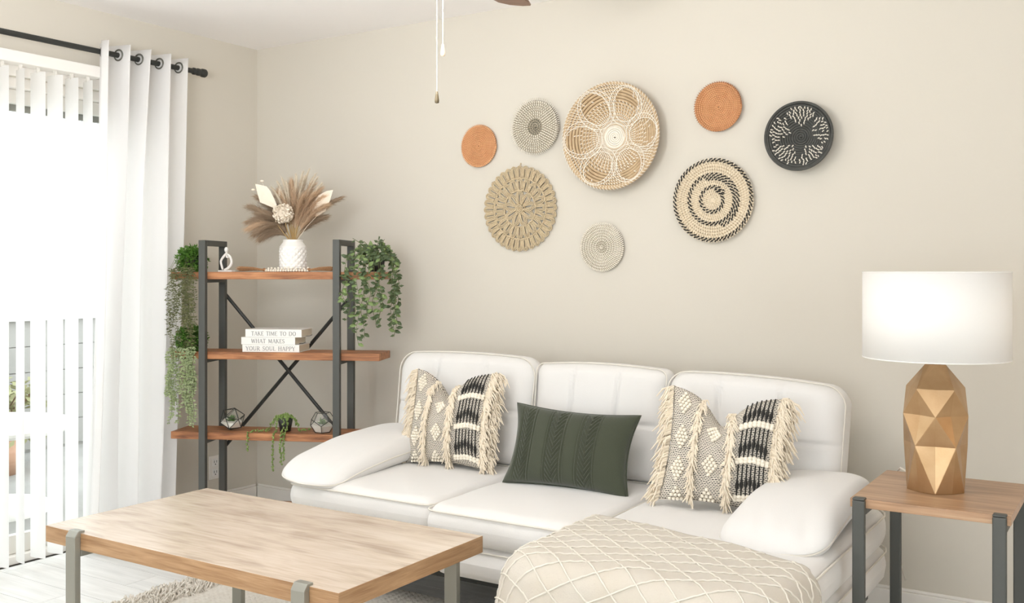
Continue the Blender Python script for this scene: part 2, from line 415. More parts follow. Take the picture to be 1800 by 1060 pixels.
# ------------------------------------------------------------------ pads (cushions)
def pad(b, hx, hy, R, th, r, puff, place_fn, disp=None, nr=16, nc=88, back=True):
    """rounded pad: outline hx x hy with corner radius R, half thickness th, edge radius r; place_fn(x, y, z) -> point"""
    ms = [0]+[math.sin(pi/2*(i/nr))**0.75 for i in range(1, nr+1)]
    per = []
    q = nc//4
    for k in range(q): per.append((-1+2*k/q, -1))
    for k in range(q): per.append((1, -1+2*k/q))
    for k in range(q): per.append((1-2*k/q, 1))
    for k in range(q): per.append((-1, 1-2*k/q))
    bd = []
    for s, t in per:
        # finer towards the corners
        s2 = math.sin(s*pi/2)*0.35+s*0.65; t2 = math.sin(t*pi/2)*0.35+t*0.65
        X, Y = s2*hx, t2*hy
        cx = max(-hx+R, min(hx-R, X)); cy = max(-hy+R, min(hy-R, Y)); d = Vector((X-cx, Y-cy))
        if d.length > 1e-9: d.normalize()
        bd.append((cx+d.x*R, cy+d.y*R))
    vs = []; fs = []; n = len(bd)
    sides = (1, -1) if back else (1,)
    for sg in sides:
        o = len(vs)
        for i, m in enumerate(ms):
            for (X, Y) in bd:
                x, y = X*m, Y*m
                dd = (1-m)*min(hx, hy)
                e = math.sqrt(max(0, r*r-(r-min(dd, r))**2))/r
                fx, fy = x/hx, y/hy
                z = th*e+puff*max(0, 1-fx*fx)*max(0, 1-fy*fy)
                if disp and sg == 1: z += disp(fx, fy)*e
                vs.append(place_fn(x, y, sg*z))
        for i in range(nr):
            for k in range(n):
                a, b1 = o+i*n+k, o+i*n+(k+1) % n; c, d_ = o+(i+1)*n+(k+1) % n, o+(i+1)*n+k
                fs.append((a, d_, c, b1) if sg == 1 else (a, b1, c, d_))
    b.add(vs, fs)
    return bd

sofa = thing('sofa', 'cream white three seat sofa with chaise end along the back wall', 'sofa', (-1.8, 3.2, 0))
def loop_tube(b, bd, scale_in, z, pf, r):
    b.tube([pf(x*scale_in, y*scale_in, z) for x, y in bd], r, 5, True)
seats = [(-2.80, -2.10, 2.77, 3.62), (-2.10, -1.495, 2.72, 3.62), (-1.495, -0.735, 2.26, 3.62)]
for (x0, x1, y0, y1) in seats:
    cx, cy = (x0+x1)/2, (y0+y1)/2; hx, hy = (x1-x0)/2-0.002, (y1-y0)/2
    pf = lambda x, y, z, cx=cx, cy=cy: Vector((cx+x, cy+y, 0.388+z))
    cr_ = 0.15 if y0 < 2.5 else 0.045
    b = MB(); bd = pad(b, hx, hy, cr_, 0.062, 0.035, 0.012, pf, nr=20,
        disp=lambda fx, fy: 0.0025*math.sin(fx*7+fy*4)*math.sin(fy*6)); sc_ = b.build('seat_cushion', SOFA, sofa, smooth=True)
    b = MB(); loop_tube(b, bd, 0.991, 0.045, pf, 0.0035); b.build('piping', PIPE, sc_, smooth=True)
    # box base below the seat
    b = MB(); pf2 = lambda x, y, z, cx=cx, cy=cy: Vector((cx+x, cy+y+0.012, 0.268+z))
    bd = pad(b, hx, hy-0.012, cr_, 0.060, 0.025, 0.0, pf2, nr=8); bp_ = b.build('base_panel', SOFA, sofa, smooth=True)
    b = MB(); loop_tube(b, bd, 0.998, 0.045, pf2, 0.003); b.build('piping', PIPE, bp_, smooth=True)
# dark steel underframe and legs
b = MB(); b.b2((-2.72, 2.92, 0.14), (-0.80, 3.50, 0.208)); b.b2((-1.44, 2.42, 0.14), (-0.80, 2.92, 0.208)); b.build('underframe', BLACK, sofa)
for (x, y) in ((-2.68, 2.95), (-2.68, 3.46), (-0.84, 3.46), (-0.84, 2.46), (-1.42, 2.46), (-1.75, 2.95)):
    b = MB(); b.lathe([(0.022, 0.14), (0.018, 0.012), (0.0, 0.012)], 12, Matrix.Translation((x, y, 0)) ); b.build('leg', BLACK, sofa)
# back cushions
backs = [(-2.80, -2.10, 0.905, 0.085, 0.03), (-2.095, -1.525, 0.89, 0.035, 0.0), (-1.52, -0.865, 0.877, 0.075, -0.035)]
for i, (x0, x1, zt, R, slope) in enumerate(backs):
    cx = (x0+x1)/2; hx = (x1-x0)/2; z0 = 0.445; cz = (z0+zt)/2; hz = (zt-z0)/2
    tilt = math.radians(9)
    def pf(x, y, z, cx=cx, cz=cz, slope=slope, hx=hx, hz=hz, i=i):
        yy = y+(0.012*(x/hx)*(-1) if i == 2 else 0)*((y/hz+1)/2)-(0.014*(abs(x)/hx)**2)*max(0, y/hz)
        Y = -z; Z = yy
        return Vector((cx+x*(1+0.02*(y/hz)), 3.50+Y*math.cos(tilt)+Z*math.sin(tilt), cz+Z*math.cos(tilt)-Y*math.sin(tilt)*0.6))
    def disp(fx, fy):
        g = 0
        for q in (-0.34, 0.34): g += math.exp(-((fx-q)/0.022)**2)*0.012*(1 if fy > -0.1 else 0.5)
        g += math.exp(-((fy+0.02)/0.035)**2)*0.012
        for q in (-0.34, 0.34): g += 0.014*math.exp(-((fx-q)**2+(fy+0.02)**2)/0.008)
        return -g
    b = MB()
    # dense front grid: rings with many samples so the seams read
    bd = pad(b, hx, hz, R, 0.078, 0.05, 0.02, pf, disp, nr=60, nc=200)
    bc = b.build('back_cushion', SOFA, sofa, smooth=True)
    b = MB(); b.tube([pf(x*0.985, y*0.98, 0.052) for x, y in bd], 0.0026, 5, True); b.build('piping', PIPE, bc, smooth=True)
# armrests
def arm(cx, cy, hx, hy, flip):
    def pf(x, y, z):
        fy = y/hy                       # -1 front .. 1 back
        fz = 1.0-0.25*max(0, -fy)**2
        droop = -0.040*max(0, -fy)**1.6+0.022*fy
        wr = 0.0025*math.sin(38*x+21*y)*max(0, -fy)
        side = 0.008*(-x/hx)*flip
        return Vector((cx+x, cy+y, 0.516+z*fz+droop+wr+side))
    b = MB(); bd = pad(b, hx, hy, min(hx, hy)*0.62, 0.046, 0.044, 0.016, pf, lambda fx, fy: 0.0035*math.sin(fx*16+fy*6)*math.exp(-((fy+0.9)/0.25)**2), nr=30, nc=120)
    a = b.build('armrest', SOFA, sofa, smooth=True)
    b = MB(); b.tube([pf(x*0.997, y*0.997, -0.004) for x, y in bd], 0.003, 5, True); b.build('piping', PIPE, a, smooth=True)
arm(-2.695, 3.12, 0.150, 0.375, 1)
arm(-0.915, 3.10, 0.162, 0.335, -1)

# ------------------------------------------------------------------ throw blanket over the chaise
th = thing('throw_blanket', 'cream throw blanket with raised diamond cords draped over the chaise end', 'blanket', (-1.1, 2.5, 0.475))
TX0, TX1, TY0 = -1.515, -0.715, 2.235
RC, RE = 0.16, 0.06
def cloth(a, b_, off=0.0):
    cx = max(TX0+RC, min(TX1-RC, a)); cy = max(TY0+RC, b_)
    d = Vector((a-cx, b_-cy)); L = d.length
    n = d/L if L > 1e-9 else Vector((0, -1))
    sx = (a-(TX0+TX1)/2)/((TX1-TX0)/2); 
    crown = 0.014*max(0, 1-sx*sx)*(1-0.3*max(0, (b_-2.5))/0.3)
    zt = 0.478+crown+0.003*math.sin(a*23+b_*9)*math.sin(b_*17)
    flat = RC-RE
    if L <= flat: return Vector((a, b_, zt+off))
    l = L-flat
    if l < RE*pi/2:
        an = l/RE; h = flat+RE*math.sin(an); z = -RE*(1-math.cos(an)); nx, nz = math.sin(an), math.cos(an)
    else:
        h = RC; z = -RE-(l-RE*pi/2); nx, nz = 1, 0
    drop = max(0, -z-0.02)
    ang = math.atan2(n.y, n.x)
    corner = math.exp(-((ang+3*pi/4)/0.42)**2)+math.exp(-((ang+pi/4)/0.42)**2)
    par = a*1.0 if abs(n.y) > 0.7 else b_
    rip = 0.03*drop*math.sin(par*19+1)+corner*drop*(0.20+0.07*math.sin(ang*9))
    h += rip+0.05*drop
    z = max(z, -0.40)
    return Vector((cx+n.x*(h+off*nx), cy+n.y*(h+off*nx), zt+z+off*nz))
def yb_(a):
    if a < -1.50: return 2.765
    if a > -0.735: return 2.60
    return 2.81-0.20*((a+1.50)/0.765)
A0, A1, B0 = TX0-0.26, TX1+0.22, TY0-0.30
b = MB(); b.grid(lambda i, j: cloth(A0+(A1-A0)*i, B0+(yb_(A0+(A1-A0)*i)-B0)*j), 150, 110)
b.build('blanket_cloth', THROW, th, smooth=True, solid=0.004)
SP = 0.066
cords = MB()
def cord_line(p0, dr):
    pts = []
    for k in range(-220, 221):
        q = p0+dr*(k*0.01)
        ok = A0 <= q.x <= A1 and B0 <= q.y <= yb_(q.x)-0.005
        if ok: pts.append(cloth(q.x, q.y, 0.0035+0.0012*math.sin(k*2.1)))
        else:
            if len(pts) > 3: cords.tube(pts, 0.0026, 5)
            pts = []
    if len(pts) > 3: cords.tube(pts, 0.0026, 5)
for fam in (math.radians(27), math.radians(-42)):
    dr = Vector((math.cos(fam), math.sin(fam))); nn = Vector((-dr.y, dr.x))
    for k in range(-12, 13): cord_line(Vector((-1.1, 2.45))+nn*(k*SP), dr)
cords.build('diamond_cords', THROWR, th, smooth=True, kind='stuff')
b = MB()
for k in range(160):
    a = A0+(A1-A0)*k/159; p0 = cloth(a, B0, 0.002); b.tube([p0, p0+Vector((random.uniform(-.006, .006), -0.004, -0.03)), p0+Vector((random.uniform(-.01, .01), -0.006, -0.055))], 0.002, 4)
b.build('hem_tassels', THROWR, th, kind='stuff')

# ------------------------------------------------------------------ pillows
def pillow_frame(cx, cy, cz, yaw, tilt, roll):
    return Matrix.Translation((cx, cy, cz)) @ Matrix.Rotation(yaw, 4, 'Z') @ Matrix.Rotation(-tilt, 4, 'X') @ Matrix.Rotation(roll, 4, 'Y')
def make_surf(hw, hh, T, chop, chx=0.0, pinch=0.10, exp_=0.42):
    def surf(s, t, side=1, off=0):
        e = max(0, (1-s*s))*max(0, (1-t*t))
        x = hw*s*(1-pinch*(1-abs(s))*0-pinch*(1-t*t)*0.55*abs(s))
        z = hh*t*(1-pinch*(1-s*s)*0.55*abs(t))
        c = chop*math.exp(-abs((s-chx)/0.33)**1.5)*max(0, (t+1)/2)**2.6
        z -= c
        y = T*e**exp_
        if chop: y *= 1-0.45*math.exp(-((s-chx)/0.22)**2)*max(0, t)**1.5
        return Vector((x, -side*y-off*side, z))
    return surf
def nrm_off(surf, s, t, off):
    p = surf(s, t); a = surf(min(1, s+0.01), t)-surf(max(-1, s-0.01), t); c = surf(s, min(1, t+0.01))-surf(s, max(-1, t-0.01))
    n = a.cross(c)
    if n.length < 1e-9: n = Vector((0, -1, 0))
    n.normalize()
    if n.y > 0: n = -n
    return p+n*off, n

def weave_mat():
    m = bpy.data.materials.new('black_white_weave'); m.use_nodes = True; nt = m.node_tree; N = nt.nodes; L = nt.links
    bs = N['Principled BSDF']; bs.inputs['Roughness'].default_value = 0.95
    tc = N.new('ShaderNodeTexCoord'); sp = N.new('ShaderNodeSeparateXYZ'); L.new(tc.outputs['UV'], sp.inputs[0])
    def mth(op, a, b_=None, c=None):
        n = N.new('ShaderNodeMath'); n.operation = op
        for i, v in enumerate((a, b_, c)):
            if v is None: continue
            if isinstance(v, (int, float)): n.inputs[i].default_value = v
            else: L.new(v, n.inputs[i])
        return n.outputs[0]
    nz = N.new('ShaderNodeTexNoise'); nz.inputs['Scale'].default_value = 14; L.new(tc.outputs['UV'], nz.inputs['Vector'])
    u = mth('ADD', sp.outputs[0], mth('MULTIPLY', nz.outputs['Fac'], 0.02))
    v = mth('ADD', sp.outputs[1], mth('MULTIPLY', nz.outputs['Fac'], 0.03))
    row = mth('FLOOR', mth('MULTIPLY', v, 62))
    sh = mth('MULTIPLY', mth('MODULO', row, 2.0), 0.5)
    du = mth('FRACT', mth('ADD', mth('MULTIPLY', u, 40), sh)); dv = mth('FRACT', mth('MULTIPLY', v, 62))
    a = mth('LESS_THAN', mth('ABSOLUTE', mth('SUBTRACT', du, 0.5)), 0.38)
    c = mth('LESS_THAN', mth('ABSOLUTE', mth('SUBTRACT', dv, 0.5)), 0.25)
    k = mth('MULTIPLY', a, c)
    mx = N.new('ShaderNodeMix'); mx.data_type = 'RGBA'; L.new(k, mx.inputs[0])
    mx.inputs[6].default_value = lin((222, 214, 200)); mx.inputs[7].default_value = lin((84, 80, 76)); L.new(mx.outputs[2], bs.inputs['Base Color'])
    bp = N.new('ShaderNodeBump'); bp.inputs['Strength'].default_value = 0.6; bp.inputs['Distance'].default_value = 0.002; L.new(mth('SUBTRACT', 1, k), bp.inputs['Height']); L.new(bp.outputs[0], bs.inputs['Normal'])
    return m
WEAVE = weave_mat()

def tassel_pillow(label, M, chx, seed, sz=0.2):
    rnd = random.Random(seed)
    hw, hh, T = sz, sz, 0.075
    t = thing('tasseled_pillow', label, 'pillow', tuple(M.translation), rot=tuple(M.to_euler()))
    surf = make_surf(hw, hh, T, 0.105, chx, 0.17)
    b = MB(); n = 44; uv = []
    for side in (1, -1):
        b.grid(lambda i, j: surf(2*i-1, 2*j-1, side), n, n)
        uv += [(i/n, j/n) for j in range(n+1) for i in range(n+1)]
    b.build('pillow_cover', WEAVE, t, world=False, smooth=True, uvs=uv)
    def fringe(s0, n, out, ln, lean):
        b = MB()
        for k in range(n):
            tt = -0.98+1.96*k/(n-1)+rnd.uniform(-.01, .01); ss = max(-1, min(1, s0+rnd.uniform(-.02, .02)))
            p, nr = nrm_off(surf, ss, max(-1, min(1, tt)), 0.002)
            l = ln*rnd.uniform(0.7, 1.25)
            dx = out*l*rnd.uniform(0.4, 1.0)+rnd.uniform(-.006, .006)
            wv = rnd.uniform(-1, 1)*0.45*l
            p1 = p+nr*l*0.36+Vector((dx*0.55+wv*0.5, 0, -l*lean*0.35)); p2 = p1+Vector((dx*0.5+wv*0.5, -0.002, -l*lean*0.75+rnd.uniform(-.006, .006)))
            b.tube([p, p1, p2], [0.0036, 0.0032, 0.0014], 4)
        b.build('fringe', FRINGE, t, world=False, kind='stuff')
    fringe(-0.99, 230, -0.60, 0.036, 0.9)
    fringe(-0.42, 230, 0.10, 0.036, 0.6)
    fringe(0.17, 260, 0.20, 0.038, 0.6)
    fringe(0.90, 300, 0.55, 0.040, 0.55)
    fringe(0.99, 240, 0.75, 0.038, 0.8)
    def cluster(s0, t0, rows=7, flip=False):
        b = MB()
        for r in range(rows):
            w = rows//2+1-abs(r-rows//2) if True else 0
            for c in range(w):
                s = s0+(c-(w-1)/2)*0.070; tt = t0+(r-rows//2)*0.060
                if abs(tt) > 0.97: continue
                p, nr = nrm_off(surf, s, tt, 0.004); b.ball(p, 0.0068, 6, 5, (1, 1, 0.9))
        b.build('pom_cluster', POM, t, world=False, smooth=True, kind='stuff')
    for (s0, t0) in ((-0.12, 0.40), (-0.12, -0.30), (-0.14, -0.95), (-0.72, 0.72), (-0.70, 0.10), (-0.70, -0.45), (-0.68, -0.97)): cluster(s0, t0)
    # black yarn columns with knotted waves
    for c in range(7):
        s = 0.36+c*0.072
        b = MB()
        for seg0, seg1 in ((0.50, 0.97), (-0.14, 0.42), (-0.78, -0.22)):
            mid = seg0+(seg1-seg0)*(0.48-0.10*abs(c-3)/1.5*0.9)
            pts = []; rr = []
            for k in range(15):
                tt = seg0+(seg1-seg0)*k/14
                p, nr = nrm_off(surf, s, tt, 0.003); pts.append(p); rr.append(0.0022+0.0042*math.exp(-((tt-mid)/0.07)**2))
            b.tube(pts, rr, 5)
        b.build('black_stitching', YARN, t, world=False)
    b = MB()
    for tz in (0.45, -0.18, -0.84):
        for c in range(8):
            for q in range(2):
                s = 0.33+c*0.072; p, nr = nrm_off(surf, s, tz+0.045*(1-abs(c-3.5)/3.5)+q*0.05-0.02, 0.004); b.ball(p, 0.0085, 6, 5, (1.1, 0.8, 0.9))
    b.build('pom_rows', POM, t, world=False, smooth=True, kind='stuff')
    return t
p = on('y', 3.30, 795, 738)
M1 = pillow_frame(p.x, p.y, 0.650, math.radians(4), math.radians(14), math.radians(0))
tassel_pillow('black and cream tasseled pillow on the left seat of the sofa', M1, -0.10, 3, 0.197)
p = on('y', 3.20, 1266, 778)
M2 = pillow_frame(p.x+0.01, p.y, 0.653, math.radians(10), math.radians(16), math.radians(4))
tassel_pillow('black and cream tasseled pillow leaning beside the right armrest of the sofa', M2, -0.05, 9, 0.197)
# green knit pillow
p = on('y', 3.22, 1003, 787)
M3 = pillow_frame(p.x, p.y, 0.592, math.radians(6), math.radians(20), math.radians(2))
t = thing('green_pillow', 'dark green cable knit lumbar pillow on the middle seat', 'pillow', tuple(M3.translation), rot=tuple(M3.to_euler()))
surf = make_surf(0.250, 0.152, 0.075, 0.0, pinch=0.20)
def green(i, j, side):
    s, tt = 2*i-1, 2*j-1; p = surf(s, tt, side)
    d = 0
    if side == 1:
        e = max(0, 1-s*s)*max(0, 1-tt*tt)
        for c in (-0.72, -0.16, 0.36):
            x = (s-c-0.05*tt*0)*0.245; z = tt*0.15
            if abs(x) < 0.040:
                ph = (z-abs(x)*1.6)/0.0215
                d += 0.0075*(0.5+0.5*math.cos(2*pi*ph))*(1 if abs(x) < 0.026 else 0)
                d += 0.006*math.exp(-((abs(x)-0.034)/0.003)**2)-0.004
        d *= min(1, e*5)
        p.y -= d
    return p
b = MB()
b.grid(lambda i, j: green(i, j, 1), 190, 110); b.grid(lambda i, j: green(i, j, -1), 30, 20)
b.build('pillow_cover', GREEN, t, world=False, smooth=True)
b = MB(); pts = [surf(-1+2*k/20, -1) for k in range(20)]+[surf(1, -1+2*k/14) for k in range(14)]+[surf(1-2*k/20, 1) for k in range(20)]+[surf(-1, 1-2*k/14) for k in range(14)]
b.tube(pts, 0.0035, 5, True); b.build('edge_seam', GREEN, t, world=False, smooth=True)

# ------------------------------------------------------------------ coffee table
ct = thing('coffee_table', 'long grey oak coffee table with brushed metal legs on the white rug', 'table', (-2.28, 2.15, 0))
CX0, CX1, CY0, CY1, CT, CTH = -2.88, -1.67, 1.832, 2.46, 0.463, 0.050
b = MB(); b.b2((CX0, CY0, CT-CTH), (CX1, CY1, CT)); b.f = b.f[:]
tt_ = b.build('tabletop', OAK, ct, bevel=0.0012)
tt_.data.materials.append(OAKS); tt_.data.materials.append(OAKE)
for pl in tt_.data.polygons:
    if abs(pl.normal.z) < 0.5: pl.material_index = 1
    if abs(pl.normal.x) > 0.5: pl.material_index = 2
for x in (-2.725, -1.79):
    for y, s in ((CY0, -1), (CY1, 1)):
        b = MB()
        b.b2((x-0.023, min(y, y+s*0.020), 0.012), (x+0.023, max(y, y+s*0.020), CT-0.010))
        if s > 0:
            b.build('leg', GREYM, ct, bevel=0.002); continue
        # bevelled hook that laps over the front edge of the top
        yo, yi = y+s*0.020, y-s*0.014
        vs = [(x-0.023, yo, CT-0.010), (x+0.023, yo, CT-0.010), (x+0.023, y+s*0.008, CT+0.007), (x-0.023, y+s*0.008, CT+0.007),
              (x-0.023, yi, CT+0.007), (x+0.023, yi, CT+0.007), (x+0.023, yi, CT-0.0005), (x-0.023, yi, CT-0.0005), (x-0.023, y, CT-0.0005), (x+0.023, y, CT-0.0005), (x-0.023, y, CT-0.010), (x+0.023, y, CT-0.010)]
        b.add(vs, [(0, 1, 2, 3), (3, 2, 5, 4), (4, 5, 6, 7), (7, 6, 9, 8), (0, 3, 4, 7, 8, 10), (1, 11, 9, 6, 5, 2)])
        b.build('leg', GREYM, ct, bevel=0.002)
    b = MB(); b.b2((x-0.023, CY0+0.001, CT-CTH-0.020), (x+0.023, CY1-0.001, CT-CTH-0.0005)); b.build('cross_bar', GREYM, ct, bevel=0.002)
    b = MB(); b.b2((x-0.023, CY0-0.02, 0.0125), (x+0.023, CY1+0.02, 0.030)); b.build('foot_bar', GREYM, ct, bevel=0.002)

# ------------------------------------------------------------------ side table
st = thing('side_table', 'small square oak side table with black metal legs right of the sofa', 'table', (-0.505, 3.12, 0))
SX0, SX1, SY0, SY1, ST, STH = -0.708, -0.300, 2.885, 3.35, 0.612, 0.025
b = MB(); b.b2((SX0, SY0, ST-STH), (SX1, SY1, ST)); b.build('tabletop', OAK2, st, bevel=0.0015)
for x, sx in ((SX0+0.026, -1), (SX1-0.026, 1)):
    for y, s in ((SY0, -1), (SY1, 1)):
        b = MB(); b.b2((x-0.017, min(y, y+s*0.018), 0.0), (x+0.017, max(y, y+s*0.018), ST-0.002 if s < 0 else ST-0.014))
        if s < 0: b.b2((x-0.017, y+s*0.018, ST-0.002), (x+0.017, y-s*0.010, ST+0.005))
        b.build('leg', DARK, st, bevel=0.004)
    b = MB(); b.b2((x-0.017, SY0+0.001, ST-STH-0.018), (x+0.017, SY1-0.001, ST-STH-0.0005)); b.build('side_bar', DARK, st, bevel=0.002)
b = MB(); b.b2((SX0+0.03, SY1-0.02, 0.10), (SX1-0.03, SY1-0.004+0.012, 0.118)); b.build('stretcher', DARK, st, bevel=0.002)

# ------------------------------------------------------------------ table lamp
LX, LY = -0.525, 3.13
lp = thing('table_lamp', 'gold faceted table lamp with white drum shade on the side table', 'lamp', (LX, LY, ST))
rings = [(0.0, 0.074, 0.068), (0.012, 0.080, 0.074), (0.130, 0.090, 0.083), (0.218, 0.092, 0.078), (0.300, 0.086, 0.079), (0.372, 0.030, 0.027)]
zs = [0.0, 0.135, 0.222, 0.298, 0.366]
ro = [0.081, 0.092, 0.092, 0.085, 0.030]
ri = [0.076, 0.069, 0.069, 0.070, 0.026]
b = MB(); vs = []; fs = []; NP = 10; A0_ = math.atan2(-LY, -LX)+math.radians(0)
for i in range(5):
    for k in range(NP):
        outv = (k+i) % 2 == 0
        r = ro[i] if outv else ri[i]
        a = A0_+2*pi*k/NP; vs.append((r*math.cos(a), r*math.sin(a), zs[i]))
for i in range(4):
    for k in range(NP):
        k2 = (k+1) % NP; a, b1, c, d = i*NP+k, i*NP+k2, (i+1)*NP+k2, (i+1)*NP+k
        if (k+i) % 2 == 0: fs += [(a, b1, c), (a, c, d)]
        else: fs += [(a, b1, d), (b1, c, d)]
fs.append(tuple(range(NP-1, -1, -1))); fs.append(tuple(4*NP+k for k in range(NP)))
b.add(vs, fs); b.build('lamp_body', GOLD, lp, world=False, bevel=0.0012)
b = MB(); b.lathe([(0.0, 0.366), (0.014, 0.366), (0.014, 0.395), (0.0115, 0.397), (0.0115, 0.44), (0.0, 0.44)], 16); b.build('neck', GOLD, lp, world=False, smooth=False)
SH0, SH1, SR = 0.385, 0.635, 0.201
b = MB(); b.lathe([(SR, SH0), (SR, SH1)], 72); b.build('lamp_shade', SHADE, lp, world=False, smooth=True, solid=0.002)
for z in (SH0, SH1):
    b = MB(); b.tube([(SR*math.cos(2*pi*k/48), SR*math.sin(2*pi*k/48), z) for k in range(48)], 0.0022, 5, True)
    b.build('shade_rim', SHADE, lp, world=False, smooth=True)
b = MB()
for k in range(3): b.tube([(0.011*math.cos(2*pi*k/3), 0.011*math.sin(2*pi*k/3), 0.60), (SR*math.cos(2*pi*k/3), SR*math.sin(2*pi*k/3), 0.60)], 0.0015, 5)
b.tube([(0, 0, 0.435), (0, 0, 0.61)], 0.003, 6); b.build('shade_spider', GREYM, lp, world=False)
b = MB(); b.ball((0, 0, 0.49), 0.03, 12, 10, (1, 1, 1.25)); b.build('light_bulb', mat('bulb_glass', (250, 245, 235), 0.3), lp, world=False, smooth=True)
b = MB(); b.tube([(LX-0.02, LY+0.08, ST+0.006), (LX-0.10, LY+0.16, ST+0.008), (LX-0.14, LY+0.215, ST+0.012), (LX-0.16, LY+0.25, ST-0.01), (LX-0.165, LY+0.27, ST-0.2), (LX-0.19, LY+0.36, 0.35), (LX-0.17, LY+0.45, 0.2)], 0.003, 6)
b.build('power_cord', mat('clear_cord', (236, 230, 218), 0.3), lp, smooth=True)

# ------------------------------------------------------------------ rug
rg = thing('area_rug', 'chunky white woven rug with tufted edge under the coffee table', 'rug', (-2.1, 2.1, 0))
RX0, RX1, RY0, RY1 = -3.22, -0.95, 0.9, 3.05
def rugz(x, y):
    rx = (x+y*0.0)/0.030; ry = y/0.022
    c = rx-math.floor(rx)-0.5
    return 0.004+0.007*abs(math.sin(pi*(ry+abs(c)*1.6)))*(1-abs(c)*0.9)
b = MB()
nx, ny = 320, 240
b.grid(lambda i, j: (RX0+(-1.35-RX0)*i, 1.35+(RY1-1.35)*j, rugz(RX0+(-1.35-RX0)*i, 1.35+(RY1-1.35)*j)), nx, ny)
b.build('woven_pile', RUGM, rg, smooth=True, kind='stuff')
b = MB(); b.b2((RX0, RY0, 0.0005), (RX1, RY1, 0.004)); b.build('rug_backing', RUGM, rg)
b = MB()
for k in range(1500):
    y = random.uniform(1.5, RY1); x = RX0+random.uniform(-0.015, 0.13); a = random.uniform(0, 2*pi); l = random.uniform(0.015, 0.04)
    b.tube([(x, y, 0.004), (x+l*0.5*math.cos(a), y+l*0.5*math.sin(a), 0.020+random.random()*0.012), (x+l*math.cos(a)-0.01, y+l*math.sin(a), 0.010)], [0.0045, 0.004, 0.002], 4)
b.build('tufted_edge', RUGM, rg, kind='stuff')

# ------------------------------------------------------------------ shelf rack (angled in the corner)
RK = Matrix.Translation((-3.685, 3.125, 0)) @ Matrix.Rotation(math.radians(24.8), 4, 'Z')
rk = thing('shelf_rack', 'rustic wood and black metal open shelf rack standing in the room corner', 'shelf', (-3.685, 3.125, 0), math.radians(24.8))
WRK, DRK, PT = 0.64, 0.22, 0.032
SHZ = [1.245, 0.875, 0.502, 0.15]; HT = 1.392
for x in (0, WRK):
    for y in (0, DRK):
        b = MB(); b.box((x, y, HT/2), (PT, PT*0.85, HT)); b.build('post', DARK, rk, world=False, bevel=0.002)
    b = MB(); b.b2((x-PT/2, PT*0.43, HT-0.026), (x+PT/2, DRK-PT*0.43, HT)); b.build('top_bar', DARK, rk, world=False, bevel=0.002)
    for z in SHZ: 
        b = MB(); b.b2((x-PT/2, PT*0.43, z-0.034-0.016), (x+PT/2, DRK-PT*0.43, z-0.0345)); b.build('shelf_bracket', DARK, rk, world=False)
for z in SHZ:
    b = MB(); b.b2((-0.165, PT*0.43+0.001, z-0.034), (0.835, DRK-PT*0.43-0.001, z)); b.build('shelf_board', RUST, rk, world=False, bevel=0.0025)
for (xa, za, xb, zb) in ((0.0, 1.14, 0.64, 0.40), (0.64, 1.14, 0.0, 0.40)):
    b = MB(); y = DRK+0.004+(0.012 if xa else 0); b.tube([(xa, y+0.018, za), (xb, y+0.018, zb)], 0.009, 8); b.build('cross_brace', BLACK, rk, world=False)
def rp(x, y, z): return tuple(RK @ Vector((x, y, z)))
def rthing(name, label, cat, x, y, z, group=None, dz=0): return thing(name, label, cat, rp(x, y, z), math.radians(24.8)+dz, group)
PX = 0.00263

# --- plants
def leaf_mesh(l, w, m, name='leaf'):
    b = MB(); b.add([(0, 0, 0), (w*0.5, l*0.35, -0.12*w), (0.0, l*0.4, 0.12*w), (-w*0.5, l*0.35, -0.12*w), (w*0.38, l*0.7, -0.2*w), (-w*0.38, l*0.7, -0.2*w), (0, l, -0.3*w)],
        [(0, 1, 2), (0, 2, 3), (1, 4, 2), (2, 5, 3), (2, 4, 6), (2, 6, 5)]); return b
def add_leaf(b, p, d, up, l, w):
    d = d.normalized(); s = d.cross(up)
    if s.length < 1e-4: s = d.orthogonal()
    s.normalize(); n = s.cross(d)
    P = Vector(p)
    b.add([P, P+s*w*0.5+d*l*0.4-n*w*0.1, P+d*l*0.45+n*w*0.12, P-s*w*0.5+d*l*0.4-n*w*0.1, P+d*l], [(0, 1, 2), (0, 2, 3), (1, 4, 2), (2, 4, 3)])

LEAF_A = mat('leaf_dark_green', (92, 110, 68), 0.5, noise=(25, 0.2), col2=(64, 82, 50), translucent=0.15)
LEAF_B = mat('leaf_pale_green', (150, 170, 112), 0.5, noise=(25, 0.2), col2=(112, 138, 78), translucent=0.2)
LEAF_C = mat('leaf_bright_green', (104, 150, 58), 0.5, noise=(25, 0.2), col2=(72, 112, 40), translucent=0.2)
LEAF_D = mat('leaf_sage', (172, 184, 142), 0.6, noise=(30, 0.2), col2=(140, 156, 106), translucent=0.2)
LEAF_E = mat('leaf_olive_brown', (112, 116, 72), 0.6, noise=(30, 0.2), col2=(84, 84, 52), translucent=0.15)
STEM = mat('plant_stem', (98, 104, 62), 0.7)
POTB = mat('black_pot', (46, 46, 44), 0.5)
def rv(r=1): return Vector((random.uniform(-r, r), random.uniform(-r, r), random.uniform(-r, r)))

